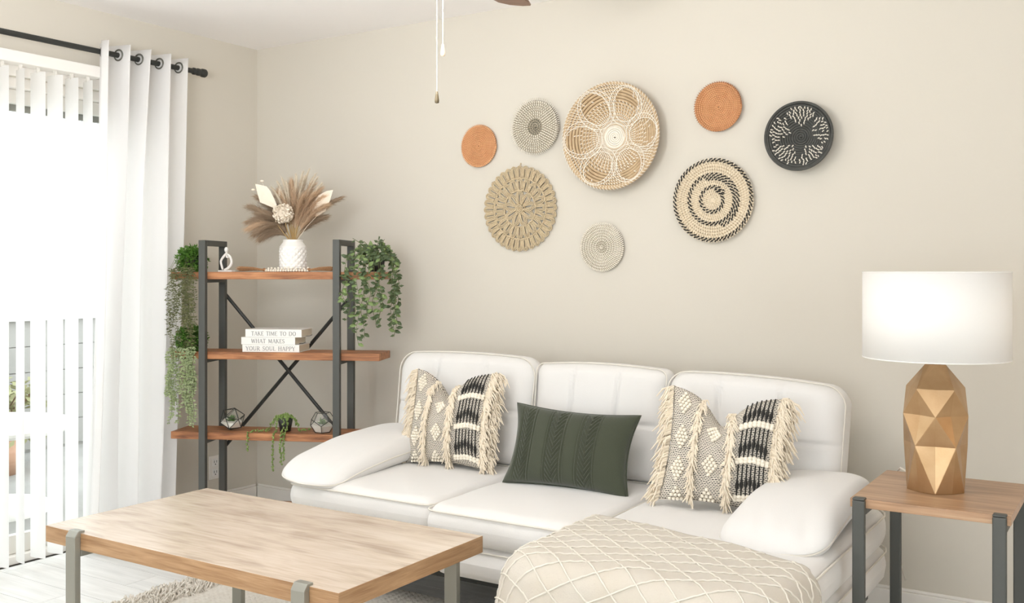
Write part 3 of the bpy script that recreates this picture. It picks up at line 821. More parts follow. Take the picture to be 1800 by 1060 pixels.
def hanging_plant(label, x, z, top_m, trail_m, trail_len, leaf_l, zrow, seed, round_leaf=False):
    random.seed(seed)
    t = rthing('trailing_plant', label, 'plant', x, 0.10, z)
    b = MB(); b.lathe([(0.0, 0.001), (0.036, 0.001), (0.046, 0.075), (0.042, 0.075), (0.038, 0.062), (0.0, 0.062)], 20); b.build('pot', POTB, t, world=False, smooth=True)
    bush = MB(); stems = MB(); trail = MB()
    for i in range(1300):
        d = rv(); d.z = d.z*0.9+0.1; d.normalize(); r = random.uniform(0.45, 1)
        p = Vector((0, -0.035, 0.052))+Vector((d.x*0.070*r, d.y*0.075*r, d.z*0.070*r))
        if p.z < 0.004: p.z = 0.004+0.01*random.random()
        add_leaf(bush, p, (d+rv(0.8)), Vector((0, 0, 1))+rv(0.5), random.uniform(0.013, 0.020), random.uniform(0.010, 0.015))
    bush.build('leafy_crown', top_m, t, world=False, kind='stuff')
    for k in range(17):
        xx = random.uniform(-0.075, 0.050); y0 = -0.095-0.03*random.random()
        L = trail_len*random.uniform(0.55, 1.05)
        pts = [Vector((xx*0.35, -0.02, 0.085)), Vector((xx*0.8, -0.075, 0.075)), Vector((xx, y0, 0.02))]
        n = 10
        for q in range(1, n+1): pts.append(Vector((xx+0.012*math.sin(q*0.9+k)+xx*0.12*q/n, y0-0.004*math.sin(q+k), 0.02-L*q/n)))
        stems.tube(pts, 0.0009, 3)
        m = int(L/0.011)
        for q in range(m):
            f = min(1, (q+random.random())/m); zz = 0.02-L*f
            p = Vector((xx+0.012*math.sin(f*n*0.9+k)+xx*0.12*f, y0, zz))
            for sd in (-1, 1):
                d = Vector((sd*1.0, random.uniform(-0.9, 0.6), random.uniform(-0.9, 0.4)))
                if round_leaf: add_leaf(trail, p, d, Vector((random.uniform(-.5, .5), -1, 0.5)), leaf_l*random.uniform(0.7, 1.1), leaf_l*0.62)
                else: add_leaf(trail, p, d, Vector((0, -1, 0.6)), leaf_l*random.uniform(0.8, 1.2), leaf_l*0.34)
    stems.build('stems', STEM, t, world=False, kind='stuff')
    trail.build('trailing_leaves', trail_m, t, world=False, kind='stuff')
hanging_plant('trailing green plant with brownish strands on the left end of the top shelf', -0.085, SHZ[0], LEAF_C, LEAF_E, 0.38, 0.018, 0, 11)
hanging_plant('trailing plant with pale sage strands on the left end of the middle shelf', -0.085, SHZ[1], LEAF_C, LEAF_D, 0.35, 0.017, 0, 12, True)

# right vine with larger leaves, leaf by leaf
random.seed(21)
t = rthing('trailing_vine', 'dark green variegated vine spilling over the right end of the top shelf', 'plant', 0.795, 0.11, SHZ[0])
b = MB(); b.lathe([(0.0, 0.001), (0.030, 0.001), (0.040, 0.06), (0.036, 0.06), (0.033, 0.05), (0.0, 0.05)], 20); b.build('pot', POTB, t, world=False, smooth=True)
lm = []
for (l, w) in ((0.034, 0.019), (0.027, 0.016)):
    for mm in (LEAF_A, LEAF_A, LEAF_B): lm.append(leaf_mesh(l, w, mm).mesh('leaf', mm))
def put_leaf(p, d, up, parent, name='leaf', meshes=lm):
    d = d.normalized(); s = d.cross(up)
    if s.length < 1e-4: s = d.orthogonal()
    s.normalize(); n = s.cross(d)
    R = Matrix((s, d, n)).transposed().to_4x4()
    o = bpy.data.objects.new(name, random.choice(meshes)); C.objects.link(o); o.parent = parent
    o.matrix_local = Matrix.Translation(p) @ R
stems = MB(); nleaf = 0
vines = []
for k in range(15):
    # (x offset, length, side)
    tgt = [(-0.115, 0.17), (-0.10, 0.22), (-0.05, 0.33), (-0.035, 0.30), (-0.02, 0.24), (0.0, 0.20), (0.02, 0.25), (0.04, 0.22), (0.055, 0.24), (0.07, 0.28), (0.085, 0.30), (0.10, 0.26), (0.105, 0.20), (0.09, 0.16), (-0.07, 0.27)][k]
    xx, L = tgt; y0 = random.uniform(-0.135, -0.10) if xx < 0.07 else random.uniform(-0.08, 0.02)
    pts = [Vector((0, 0, 0.055)), Vector((xx*0.5, y0*0.5, 0.10+random.uniform(-.02, .03))), Vector((xx*0.9, y0, 0.06)), Vector((xx, y0, 0.0))]
    for q in range(1, 9): pts.append(Vector((xx+0.010*math.sin(q*1.1+k*2), y0+0.004*math.sin(q+k), -L*q/8)))
    stems.tube(pts, 0.0013, 4)
    vines.append(pts)
for k, (x, z) in enumerate(((-0.105, 0.155), (-0.075, 0.10), (0.02, 0.165), (0.045, 0.15), (0.07, 0.12), (-0.02, 0.13), (-0.05, 0.14), (-0.12, 0.02))):
    pts = [Vector((0, 0, 0.055)), Vector((x*0.5, -0.02, z*0.65+0.02)), Vector((x, -0.03, z))]
    stems.tube(pts, 0.0013, 4); vines.append(pts+[pts[-1]])
stems.build('stems', STEM, t, world=False, kind='stuff')
for k in range(70):
    d = rv(); d.z = abs(d.z)*0.9+0.1; d.normalize(); q = Vector((d.x*0.062, -0.02+d.y*0.06, 0.045+d.z*0.080))
    put_leaf(q, d+rv(0.8), Vector((random.uniform(-.6, .6), -1, 0.5)), t); nleaf += 1
rest = MB()
for pts in vines:
    tot = sum((pts[i+1]-pts[i]).length for i in range(len(pts)-1)); dd = 0.0165; s_ = 0.06 if len(pts) > 5 else 0.02; i = 0; acc = 0
    for i in range(len(pts)-1):
        seg = (pts[i+1]-pts[i]).length
        while s_ < acc+seg and seg > 1e-6:
            p = pts[i].lerp(pts[i+1], (s_-acc)/seg)
            sd = random.choice((-1, 1))
            dv_ = Vector((sd*random.uniform(0.5, 1), random.uniform(-0.8, 0.2), random.uniform(-0.7, 0.5))); uv_ = Vector((random.uniform(-.6, .6), -1, 0.5))
            if nleaf < 300 and random.random() < 0.72: put_leaf(p, dv_, uv_, t); nleaf += 1
            else: add_leaf(rest, p, dv_, uv_, 0.024, 0.014)
            s_ += dd
        acc += seg
rest.build('small_leaves', LEAF_A, t, world=False, kind='stuff')

# --- figurine
t = rthing('thinker_figurine', 'small white abstract seated figurine on the top shelf beside the left post', 'figurine', 0.078, 0.085, SHZ[0], dz=-0.1)
b = MB(); b.box((0, 0, 0.004), (0.072, 0.035, 0.008)); b.build('plinth', CERAM, t, world=False, bevel=0.002)
b = MB()
b.tube([(-0.020, 0, 0.008), (-0.026, 0, 0.03), (-0.034, 0, 0.050), (-0.020, 0, 0.068), (-0.004, 0, 0.086), (0.004, 0, 0.092)], [0.006, 0.006, 0.006, 0.0065, 0.006, 0.005], 8)
b.tube([(0.0, 0, 0.086), (0.016, 0, 0.076), (0.024, 0, 0.060), (0.028, 0, 0.04), (0.014, 0, 0.022), (-0.004, 0, 0.012), (-0.016, 0, 0.010)], [0.005, 0.006, 0.006, 0.007, 0.007, 0.006, 0.005], 8)
b.tube([(0.020, 0, 0.070), (0.004, 0, 0.070), (-0.004, 0, 0.062), (0.002, 0, 0.084)], 0.0042, 7)
b.build('body', CERAM, t, world=False, smooth=True, subsurf=1)
b = MB(); b.ball((-0.002, 0, 0.104), 0.011, 12, 8, (0.85, 0.85, 1.2)); b.build('head', CERAM, t, world=False, smooth=True)

# --- vase with relief
VX, VY = 0.395, 0.105
t = rthing('ceramic_vase', 'white ceramic vase with diamond relief on the top shelf', 'vase', VX, VY, SHZ[0])
def vase_r(z):
    H = 0.150
    f = z/H
    if f < 0.06: return 0.052+0.010*(f/0.06)**0.5
    if f < 0.78: return 0.062
    if f < 0.93: return 0.062-0.016*((f-0.78)/0.15)
    return 0.046
def vfn(i, j):
    z = j*0.150; a = i*2*pi; r = vase_r(z)
    if 0.008 < z < 0.115:
        env = min(1, (z-0.008)/0.01, (0.115-z)/0.01)
        q1 = a*14+z*230; q2 = a*14-z*230
        r += env*0.0045*(abs(math.sin(q1/2))*abs(math.sin(q2/2))-0.4)
    return (r*math.cos(a), r*math.sin(a), z)
b = MB(); b.grid(vfn, 196, 90, wu=True); b.lathe([(0.046, 0.15), (0.042, 0.15), (0.040, 0.12), (0.0, 0.12)], 40); b.lathe([(0.0, 0.0005), (0.052, 0.0005)], 40); b.build('vase_body', CERAM, t, world=False, smooth=True)

# --- dried bouquet: pieces top-level held in the vase? they form one arrangement that would be lifted out together
TAN = mat('pampas_tan', (218, 192, 162), 1.0, translucent=0.25); BRN = mat('pampas_brown', (178, 156, 132), 1.0, translucent=0.25); CRM = mat('pampas_cream', (236, 226, 208), 1.0, translucent=0.3)
STRAW = mat('straw_stem', (190, 160, 110), 0.8); PALM = mat('dried_palm', (240, 228, 210), 0.8)
t = rthing('dried_bouquet', 'tan pampas grass bouquet with white palm leaves and bloom in the white vase', 'dried flowers', VX, VY, SHZ[0]+0.12)
def bezier(p0, p1, p2, n):
    return [p0*(1-k/n)**2+p1*2*(k/n)*(1-k/n)+p2*(k/n)**2 for k in range(n+1)]
def px(u, v, y=0): return Vector(((u-508)*PX, y, (416-v)*PX+0.036))
def plume(u, v, m, width, y=0, n=1300, fill=0.70, sag=0.0, hl=0.060):
    p0 = Vector((0, 0, 0.0)); p2 = px(u, v, y); p1 = Vector((p2.x*0.35, y*0.4, p2.z*0.62+0.02+sag))
    pts = bezier(p0, p1, p2, 14)
    b = MB(); b.tube(pts[:12], 0.0014, 4); pl = b.build('stem', STRAW, t, world=False)
    b = MB()
    for k in range(n):
        f = (1-fill)+fill*random.random(); q = f*14; i = min(13, int(q)); p = pts[i].lerp(pts[i+1], q-i)
        tn = (pts[i+1]-pts[i]).normalized()
        rad = rv(); rad = rad-tn*rad.dot(tn); rad.normalize()
        w = width*math.sin(pi*min(1, max(0.05, (f-(1-fill))/fill*0.88+0.10)))**0.7
        d = tn*random.uniform(0.7, 1.1)+rad*random.uniform(0.2, 0.9)*w/0.03
        l = hl*random.uniform(0.5, 1.1)
        e = p+d.normalized()*l+Vector((0, 0, -0.010))+rv(0.011)
        mid = p+d.normalized()*l*0.5+rad*0.002
        sd = tn.cross(rad)*0.0009
        b.add([p-sd, p+sd, mid+sd, mid-sd, e], [(0, 1, 2, 3), (3, 2, 4)])
    b.build('plume', m, pl, world=False, kind='stuff')
random.seed(5)
for a in ((438, 362, BRN, 0.035, -0.02), (440, 385, BRN, 0.035, -0.04), (452, 405, BRN, 0.035, -0.05), (462, 352, BRN, 0.035, 0.0), (468, 395, BRN, 0.035, -0.06), (455, 375, BRN, 0.035, -0.03),
          (446, 345, BRN, 0.036, 0.02), (462, 412, BRN, 0.036, -0.05), (445, 395, TAN, 0.036, -0.06), (470, 375, BRN, 0.036, -0.05), (475, 340, TAN, 0.03, 0.04), (510, 340, TAN, 0.034, 0.0), (482, 335, TAN, 0.03, 0.03), (500, 322, TAN, 0.03, 0.04), (520, 322, TAN, 0.032, 0.03), (538, 326, TAN, 0.032, 0.02), (552, 336, TAN, 0.03, 0.0), (560, 348, TAN, 0.03, -0.02), (566, 362, TAN, 0.028, -0.03), (586, 348, BRN, 0.014, 0.01), (556, 380, BRN, 0.024, 0.02), (545, 345, TAN, 0.03, -0.03), (528, 350, TAN, 0.03, -0.04)):
    plume(a[0], a[1], a[2], a[3], a[4], sag=0.05 if a[0] < 470 and a[1] > 380 else 0)
for (u, v) in ((486, 312), (495, 318), (508, 306), (522, 302), (532, 297), (541, 305), (515, 312), (528, 310), (560, 322), (472, 328), (478, 318), (548, 312)):
    plume(u, v, CRM, 0.014, random.uniform(-.02, .05), n=420, fill=0.5, hl=0.034)
def palm(tip, wpts, y, label):
    b = MB(); vs = [Vector(px(*q, y)) for q in wpts]
    n = len(vs); c = sum(vs, Vector())/n; c.y -= 0.012
    fr = [v+Vector((0, -0.0008, 0)) for v in vs]; bk = [v+Vector((0, 0.0008, 0)) for v in vs]
    b.add(fr+[c+Vector((0, -0.0008, 0))]+bk+[c+Vector((0, 0.0008, 0))], [(i, (i+1) % n, n) for i in range(n)]+[(n+1+(i+1) % n, n+1+i, 2*n+1) for i in range(n)]+[(i, n+1+i, n+1+(i+1) % n, (i+1) % n) for i in range(n)])
    b.tube([Vector((0, 0, 0)), vs[0]*0.6+Vector((0, 0, 0.01)), vs[0]], 0.0014, 4)
    b.build('palm_leaf', PALM, t, world=False, smooth=False, label=label)
palm(None, [(487, 366), (452, 352), (447, 335), (443, 319), (452, 321), (464, 324), (471, 332), (478, 346)], -0.035, 'cream dried palm leaf on the left')
palm(None, [(478, 366), (474, 345), (480, 322), (486, 345), (486, 366)], 0.02, 'slim cream palm leaf')
palm(None, [(553, 378), (570, 368), (578, 350), (584, 331), (572, 333), (558, 340), (548, 352), (546, 368)], -0.02, 'cream dried palm leaf on the right')
b = MB(); hc = px(500, 373, -0.075)
for i in range(560):
    d = rv(); d.normalize(); p = hc+d*0.043*random.uniform(0.75, 1.12); d = (d+rv(0.8)).normalized(); s_ = d.orthogonal().normalized()*0.0052; s2 = d.cross(s_)*1.3
    b.add([p-s_, p-s2, p+s_+d*0.003, p+s2, p+d*0.001], [(0, 1, 4), (1, 2, 4), (2, 3, 4), (3, 0, 4)])
b.ball(hc, 0.029, 10, 8); b.build('white_bloom', PALM, t, world=False, label='round white bloom')
b = MB(); b.tube([(0, 0, 0), hc*0.5+Vector((0, 0, -0.01)), hc], 0.0018, 5); b.tube([(0, 0, 0), px(488, 392, -0.06)], 0.0016, 5); b.tube([(0.0, 0, 0), px(522, 394, -0.05)], 0.0016, 5); b.build('bare_stems', STRAW, t, world=False)
for (u, v, r) in ((437, 329, -0.9), (453, 314, -0.7)):
    b = MB(); p = px(u, v, -0.02); b.tube([px(480, 365, -0.01), px(462, 338, -0.02), p], 0.0008, 3); b.ball(p, 0.0065, 8, 6, (1.5, 0.9, 0.8)); b.build('bunny_tail', PALM, t, world=False, smooth=True)

# --- bead garland with tassels
t = rthing('bead_garland', 'white wooden bead garland with jute tassels around the vase foot', 'garland', VX, 0.06, SHZ[0])
b = MB()
for k in range(17):
    f = k/16; x = -0.105+0.20*f
    b.ball((x, -0.022-0.014*math.sin(f*pi), 0.0065), 0.0062, 8, 6)
for k in range(12):
    f = k/11; b.ball((-0.10+0.19*f, -0.005-0.018*math.sin(f*pi), 0.0172 if k % 2 else 0.0150), 0.0058, 8, 6)
b.build('beads', mat('bead_white', (240, 230, 214), 0.6), t, world=False, smooth=True, kind='stuff')
JUTE = mat('jute_fibre', (172, 130, 92), 1.0, noise=(200, 0.2), col2=(140, 100, 66))
for (x0, x1) in ((-0.115, -0.235), (0.10, 0.205)):
    b = MB()
    for k in range(90):
        yy = random.uniform(-1, 1); zz = random.random()
        b.tube([(x0, -0.02+yy*0.004, 0.006+zz*0.006), ((x0+x1)/2, -0.02+yy*0.014, 0.006+zz*0.016), (x1+random.uniform(-.015, .015), -0.02+yy*0.024, 0.003+zz*0.022)], 0.0010, 3)
    b.ball((x0, -0.02, 0.010), 0.008, 8, 6, (1.3, 1, 1)); b.build('jute_tassel', JUTE, t, world=False)

# --- books with raised flat lettering
GL = {
 'T': (0.72, [((0, 1), (0.72, 1), .07), ((0.36, 0), (0.36, 1), .14), ((0, 1), (0, .86), .05), ((0.72, 1), (0.72, .86), .05), ((.24, 0), (.48, 0), .05)]),
 'A': (0.86, [((0.08, 0), (0.43, 1), .06), ((0.43, 1), (0.78, 0), .14), ((0.2, .34), (0.66, .34), .05), ((0, 0), (.18, 0), .05), ((.66, 0), (.9, 0), .05)]),
 'K': (0.82, [((0.14, 0), (0.14, 1), .14), ((0.14, .42), (0.68, 1), .06), ((.32, .58), (.74, 0), .13), ((0.02, 0), (.26, 0), .05), ((.02, 1), (.26, 1), .05), ((.64, 0), (.86, 0), .05)]),
 'E': (0.66, [((0.14, 0), (0.14, 1), .14), ((.14, 1), (.6, 1), .06), ((.14, .52), (.48, .52), .05), ((.14, 0), (.62, 0), .06), ((.6, 1), (.6, .84), .05), ((.62, 0), (.62, .18), .05)]),
 'I': (0.30, [((0.15, 0), (0.15, 1), .14), ((.03, 0), (.27, 0), .05), ((.03, 1), (.27, 1), .05)]),
 'M': (1.02, [((0.12, 0), (0.16, 1), .06), ((.16, 1), (.5, .08), .13), ((.5, .08), (.84, 1), .06), ((.84, 1), (.88, 0), .14), ((.02, 0), (.22, 0), .05), ((.76, 0), (1.0, 0), .05)]),
 'W': (1.10, [((0.05, 1), (0.30, 0), .13), ((.30, 0), (.55, .95), .06), ((.55, .95), (.80, 0), .13), ((.80, 0), (1.03, 1), .06), ((0, 1), (.16, 1), .05), ((.92, 1), (1.1, 1), .05)]),
 'H': (0.88, [((0.14, 0), (0.14, 1), .14), ((.74, 0), (.74, 1), .14), ((.14, .52), (.74, .52), .05), ((.02, 0), (.26, 0), .05), ((.02, 1), (.26, 1), .05), ((.62, 0), (.86, 0), .05), ((.62, 1), (.86, 1), .05)]),
 'Y': (0.80, [((0.06, 1), (0.40, .46), .13), ((.74, 1), (.40, .46), .06), ((.40, 0), (.40, .46), .14), ((.28, 0), (.52, 0), .05), ((0, 1), (.16, 1), .05), ((.64, 1), (.82, 1), .05)]),
 'L': (0.64, [((0.14, 0), (0.14, 1), .14), ((.14, 0), (.6, 0), .06), ((.6, 0), (.6, .18), .05), ((.02, 1), (.26, 1), .05)]),
}
def arc(cx, cy, rx, ry, a0, a1, n, w):
    ps = [(cx+rx*math.cos(math.radians(a0+(a1-a0)*k/n)), cy+ry*math.sin(math.radians(a0+(a1-a0)*k/n))) for k in range(n+1)]
    out = []
    for p_, q in zip(ps, ps[1:]):
        s = abs(q[1]-p_[1])/max(1e-6, math.hypot(q[0]-p_[0], q[1]-p_[1])); out.append((p_, q, 0.05+w*s))
    return out
GL['O'] = (0.92, arc(.46, .5, .38, .49, 0, 360, 16, .09))
GL['D'] = (0.90, [((0.14, 0), (0.14, 1), .14), ((.02, 0), (.4, 0), .05), ((.02, 1), (.4, 1), .05)]+arc(.36, .5, .46, .5, -90, 90, 10, .09))
GL['U'] = (0.86, [((0.14, .35), (0.14, 1), .13), ((.72, .35), (.72, 1), .06), ((.02, 1), (.26, 1), .05), ((.62, 1), (.84, 1), .05)]+arc(.43, .35, .29, .35, 180, 360, 8, .07))
GL['P'] = (0.70, [((0.14, 0), (0.14, 1), .14), ((.02, 0), (.26, 0), .05), ((.02, 1), (.34, 1), .05), ((.14, .46), (.34, .46), .05)]+arc(.34, .73, .30, .27, -90, 90, 8, .08))
GL['R'] = (0.80, GL['P'][1]+[((.34, .46), (.74, 0), .12), ((.64, 0), (.84, 0), .05)])
GL['S'] = (0.62, arc(.31, .74, .23, .25, 20, 250, 9, .06)+[((.22, .54), (.42, .46), .13)]+arc(.30, .26, .25, .25, 70, -160, 9, .06))
def lettering(b, text, h, x0, x1, y, z):
    gap = 0.12; tot = sum((GL[c][0] if c != ' ' else 0.5)+gap for c in text)-gap
    sx = (x1-x0)/tot; X = x0
    for c in text:
        if c == ' ': X += (0.5+gap)*sx; continue
        for (p_, q, w) in GL[c][1]:
            a = Vector((X+p_[0]*sx, 0, z+p_[1]*h)); e = Vector((X+q[0]*sx, 0, z+q[1]*h)); d = e-a
            if d.length < 1e-7: continue
            n = Vector((-d.z, 0, d.x)).normalized()*w*h*0.55
            dn = d.normalized()*h*0.02; a -= dn; e += dn
            v = [a-n, e-n, e+n, a+n]; b.add([(q_.x, y, q_.z) for q_ in v]+[(q_.x, y+0.0006, q_.z) for q_ in v], [(0, 1, 2, 3), (7, 6, 5, 4), (0, 4, 5, 1), (1, 5, 6, 2), (2, 6, 7, 3), (3, 7, 4, 0)])
        X += (GL[c][0]+gap)*sx
PAPER = mat('book_pages', (232, 224, 206), 0.9, stretch=(1, 1, 60), noise=(30, 0.3), col2=(205, 195, 175))
COVER = mat('book_cover', (240, 238, 233), 0.6); INK = mat('grey_ink', (150, 150, 148), 0.8)
z = SHZ[1]
for (x0, x1, h, txt, tx0, tx1, lab) in ((0.178, 0.452, 0.0345, 'YOUR SOUL HAPPY', 0.195, 0.432, 'white book lettered YOUR SOUL HAPPY, bottom of the stack on the middle shelf'),
        (0.173, 0.432, 0.0345, 'WHAT MAKES', 0.222, 0.382, 'white book lettered WHAT MAKES, middle of the stack on the shelf'),
        (0.193, 0.463, 0.0365, 'TAKE TIME TO DO', 0.222, 0.436, 'white book lettered TAKE TIME TO DO, topmost of the stack on the middle shelf')):
    t = rthing('book', lab, 'book', x0, 0.030, z, 'white books stacked on the middle shelf')
    w = x1-x0; D = 0.155
    b = MB(); b.b2((0, -0.0005, 0.0), (w, 0.0035, h-0.0004)); b.b2((0, 0.0035, 0), (w, D, 0.003)); b.b2((0, 0.0035, h-0.0034), (w, D, h-0.0004)); b.build('cover', COVER, t, world=False, bevel=0.0012)
    b = MB(); b.b2((0.004, 0.0036, 0.0031), (w-0.004, D-0.004, h-0.0035)); b.build('pages', PAPER, t, world=False)
    b = MB(); lettering(b, txt, 0.0185, tx0-x0, tx1-x0, -0.0013, 0.0075); b.build('lettering', INK, t, world=False, label='grey serif capitals')
    if txt[0] != 'Y':
        b = MB(); b.tube([(w-0.002, 0.06, 0.002), (w+0.02, 0.05, 0.004), (w+0.034, 0.05, 0.010)], 0.0012, 4); b.build('bookmark_ribbon', BLACK, t, world=False)
    z += h

# --- terrariums
def terrarium(label, x, verts, faces, R, zc, sand_z, rotz, tiltx):
    t = rthing('glass_terrarium', label, 'terrarium', x, 0.075, SHZ[2])
    Rm = Matrix.Rotation(rotz, 3, 'Z') @ Matrix.Rotation(tiltx, 3, 'X')
    vs = [Rm @ (Vector(v).normalized()*R) for v in verts]; zmin = min(v.z for v in vs); vs = [v-Vector((0, 0, zmin-0.0022)) for v in vs]
    es = set()
    for f in faces:
        for i in range(len(f)): es.add(tuple(sorted((f[i], f[(i+1) % len(f)]))))
    b = MB()
    for a, c in es: b.tube([vs[a], vs[c]], 0.0016, 5)
    b.build('frame', BLACK, t, world=False)
    for f in faces:
        c = sum((vs[i] for i in f), Vector())/len(f)
        b = MB(); b.add([c+(vs[i]-c)*0.98 for i in f], [tuple(range(len(f)))]); b.build('glass_pane', GLASS, t, world=False)
    # white sand: the hull cut at sand_z, slightly shrunk
    ctr = sum(vs, Vector())/len(vs)
    import bmesh
    bm = bmesh.new(); bv = [bm.verts.new(ctr+(v-ctr)*0.94) for v in vs]
    for f in faces: bm.faces.new([bv[i] for i in f])
    bmesh.ops.recalc_face_normals(bm, faces=bm.faces)
    r = bmesh.ops.bisect_plane(bm, geom=bm.verts[:]+bm.edges[:]+bm.faces[:], plane_co=(0, 0, sand_z), plane_no=(0.15, -0.1, 1), clear_outer=True)
    eg = [e for e in r['geom_cut'] if isinstance(e, bmesh.types.BMEdge)]
    try: bmesh.ops.contextual_create(bm, geom=eg)
    except Exception: pass
    me = bpy.data.meshes.new('sand'); bm.to_mesh(me); bm.free(); me.materials.append(mat('white_sand', (244, 240, 232), 1.0, bump=(900, 0.6)))
    place('sand', me, t)
    b = MB(); random.seed(len(verts))
    for i in range(46):
        a = random.random()*2*pi; el = random.uniform(0.25, 1.4); d = Vector((math.cos(a)*math.cos(el), math.sin(a)*math.cos(el), math.sin(el)))
        add_leaf(b, Vector((-0.004, 0.0, sand_z-0.004)), d, Vector((0, 0, 1)), random.uniform(0.022, 0.040), 0.011)
    b.build('succulent', LEAF_C if len(verts) == 12 else LEAF_B, t, world=False)
g = (1+5**0.5)/2
ICO = [(-1, g, 0), (1, g, 0), (-1, -g, 0), (1, -g, 0), (0, -1, g), (0, 1, g), (0, -1, -g), (0, 1, -g), (g, 0, -1), (g, 0, 1), (-g, 0, -1), (-g, 0, 1)]
ICF = [(0, 11, 5), (0, 5, 1), (0, 1, 7), (0, 7, 10), (0, 10, 11), (1, 5, 9), (5, 11, 4), (11, 10, 2), (10, 7, 6), (7, 1, 8), (3, 9, 4), (3, 4, 2), (3, 2, 6), (3, 6, 8), (3, 8, 9), (4, 9, 5), (2, 4, 11), (6, 2, 10), (8, 6, 7), (9, 8, 1)]
DOV = [tuple(sum((Vector(ICO[i]) for i in f), Vector())/3) for f in ICF]
DOF = []
for i in range(12):
    fs = [k for k, f in enumerate(ICF) if i in f]; n = Vector(ICO[i]).normalized(); a0 = n.orthogonal().normalized(); b0 = n.cross(a0)
    fs.sort(key=lambda k: math.atan2(Vector(DOV[k]).dot(b0), Vector(DOV[k]).dot(a0))); DOF.append(tuple(fs))
terrarium('open geometric glass terrarium with succulent, standing by the left post on the lower shelf', 0.110, ICO, ICF, 0.058, 0, 0.046, 0.9, math.atan(1/g)+0.42)
terrarium('many sided glass terrarium with pale succulent, by the right post on the lower shelf', 0.548, DOV, DOF, 0.057, 0, 0.040, 0.2, math.atan(1/g))

# --- little string-of-pearls pot
random.seed(31)
t = rthing('potted_succulent', 'black pot with trailing string succulent between the two terrariums', 'plant', 0.365, 0.085, SHZ[2])
b = MB(); b.lathe([(0.0, 0.0005), (0.024, 0.0005), (0.036, 0.066), (0.032, 0.066), (0.029, 0.055), (0.0, 0.055)], 20); b.build('pot', POTB, t, world=False, smooth=True)
b = MB(); st_ = MB()
for i in range(170):
    a = random.random()*2*pi; r = 0.036*random.random()**0.5; b.ball((r*math.cos(a), r*math.sin(a), 0.062+0.026*random.random()*(1-r/0.05)), 0.005, 5, 4, (0.8, 0.8, 1.1))
SH_Y = -0.085+PT*0.43+0.001
for (path) in ([(-0.02, -0.02, 0.075), (-0.026, -0.034, 0.05), (-0.026, -0.050, 0.012), (-0.028, SH_Y-0.008, 0.0), (-0.03, SH_Y-0.010, -0.06), (-0.030, SH_Y-0.010, -0.17)],
               [(0.015, -0.02, 0.075), (0.022, -0.036, 0.05), (0.022, -0.050, 0.012), (0.022, SH_Y-0.008, 0.0), (0.020, SH_Y-0.010, -0.05), (0.022, SH_Y-0.010, -0.125)],
               [(0.010, -0.02, 0.075), (0.004, -0.040, 0.045), (0.006, -0.050, 0.012), (0.010, SH_Y-0.006, 0.0), (0.006, SH_Y-0.008, -0.05), (0.008, SH_Y-0.008, -0.14)],
               [(-0.03, 0, 0.07), (-0.055, -0.01, 0.05), (-0.075, -0.02, 0.008), (-0.13, -0.045, 0.008), (-0.15, SH_Y-0.008, 0.002), (-0.152, SH_Y-0.009, -0.03), (-0.150, SH_Y-0.009, -0.085)],
               [(0.03, 0, 0.07), (0.058, -0.005, 0.05), (0.065, -0.01, 0.03), (0.07, -0.015, 0.010), (0.10, -0.01, 0.009), (0.122, 0.0, 0.010)],
               [(-0.03, -0.01, 0.075), (-0.050, -0.012, 0.062), (-0.056, -0.015, 0.03)], [(0.03, -0.01, 0.075), (0.050, -0.012, 0.06), (0.054, -0.015, 0.028)]):
    P_ = [Vector(q) for q in path]; st_.tube(P_, 0.0011, 4)
    for i in range(len(P_)-1):
        n = max(1, int((P_[i+1]-P_[i]).length/0.0052))
        for k in range(n):
            p = P_[i].lerp(P_[i+1], k/n); sg = rv(); b.ball(p+sg*0.0045, random.uniform(0.0032, 0.0046), 5, 4, (1, 1, 1.2))
b.build('pearl_strands', mat('pearl_green', (146, 168, 96), 0.5, noise=(40, 0.2), col2=(104, 132, 60)), t, world=False, smooth=True, kind='stuff')
st_.build('stems', STEM, t, world=False)

# ------------------------------------------------------------------ wall baskets
def basket_root(name, label, u, v):
    p = on('y', YB, u, v)
    return thing(name, label, 'wall basket', (p.x, YB, p.z), rot=(0, 0, 0)), (p-CAMP).dot(FW)
class Disc:
    """coiled disc hung on the wall: local x right, z up, -y towards the room; prof(f) -> stand-off from the wall of coil centre for f=r/R"""
    def __init__(s, root, R, n, prof, ang0=0): s.t = root; s.R = R; s.n = n; s.cr = R/n/2; s.prof = prof
    def pt(s, r, a, up=0): f = min(1, r/s.R); return Vector((r*math.cos(a), -(s.prof(f)+up), r*math.sin(a)))
    def coil(s, m, fat=1.0, seg=56):
        b = MB(); N = s.n*seg; pts = []
        for k in range(N+1):
            r = s.cr*0.4+(s.R-s.cr*1.4)*k/N; pts.append(s.pt(r, 2*pi*k/seg))
        b.tube(pts, s.cr*1.02*fat, 6)
        return b.build('coil', m, s.t, world=False, smooth=True)
    def back(s, m):
        b = MB(); b.grid(lambda i, j: s.pt(s.R*0.97*(0.02+0.98*j), i*2*pi, -s.cr*0.55), 56, 10, wu=True); b.build('backing', m, s.t, world=False, smooth=True)
    def stitch(s, b, r0, r1, a0, a1, w, h=None):
        h = s.cr*0.9 if h is None else h
        p = [s.pt(r0, a0, h*0.55), s.pt((r0+r1)/2, (a0+a1)/2, h*1.25), s.pt(r1, a1, h*0.55)]
        rr = [w*0.8, w, w*0.8]; b.tube(p, rr, 4)
FLAT = lambda d: (lambda f: d)
def rad_of(depth, hpx): return hpx/2/F_PX*depth

CO = mat('rattan_orange', (206, 150, 104), 0.8, noise=(40, 0.25), col2=(190, 130, 86)); CO2 = mat('rattan_stitch', (230, 184, 140), 0.8); CO3 = mat('rattan_dark', (170, 112, 72), 0.8)
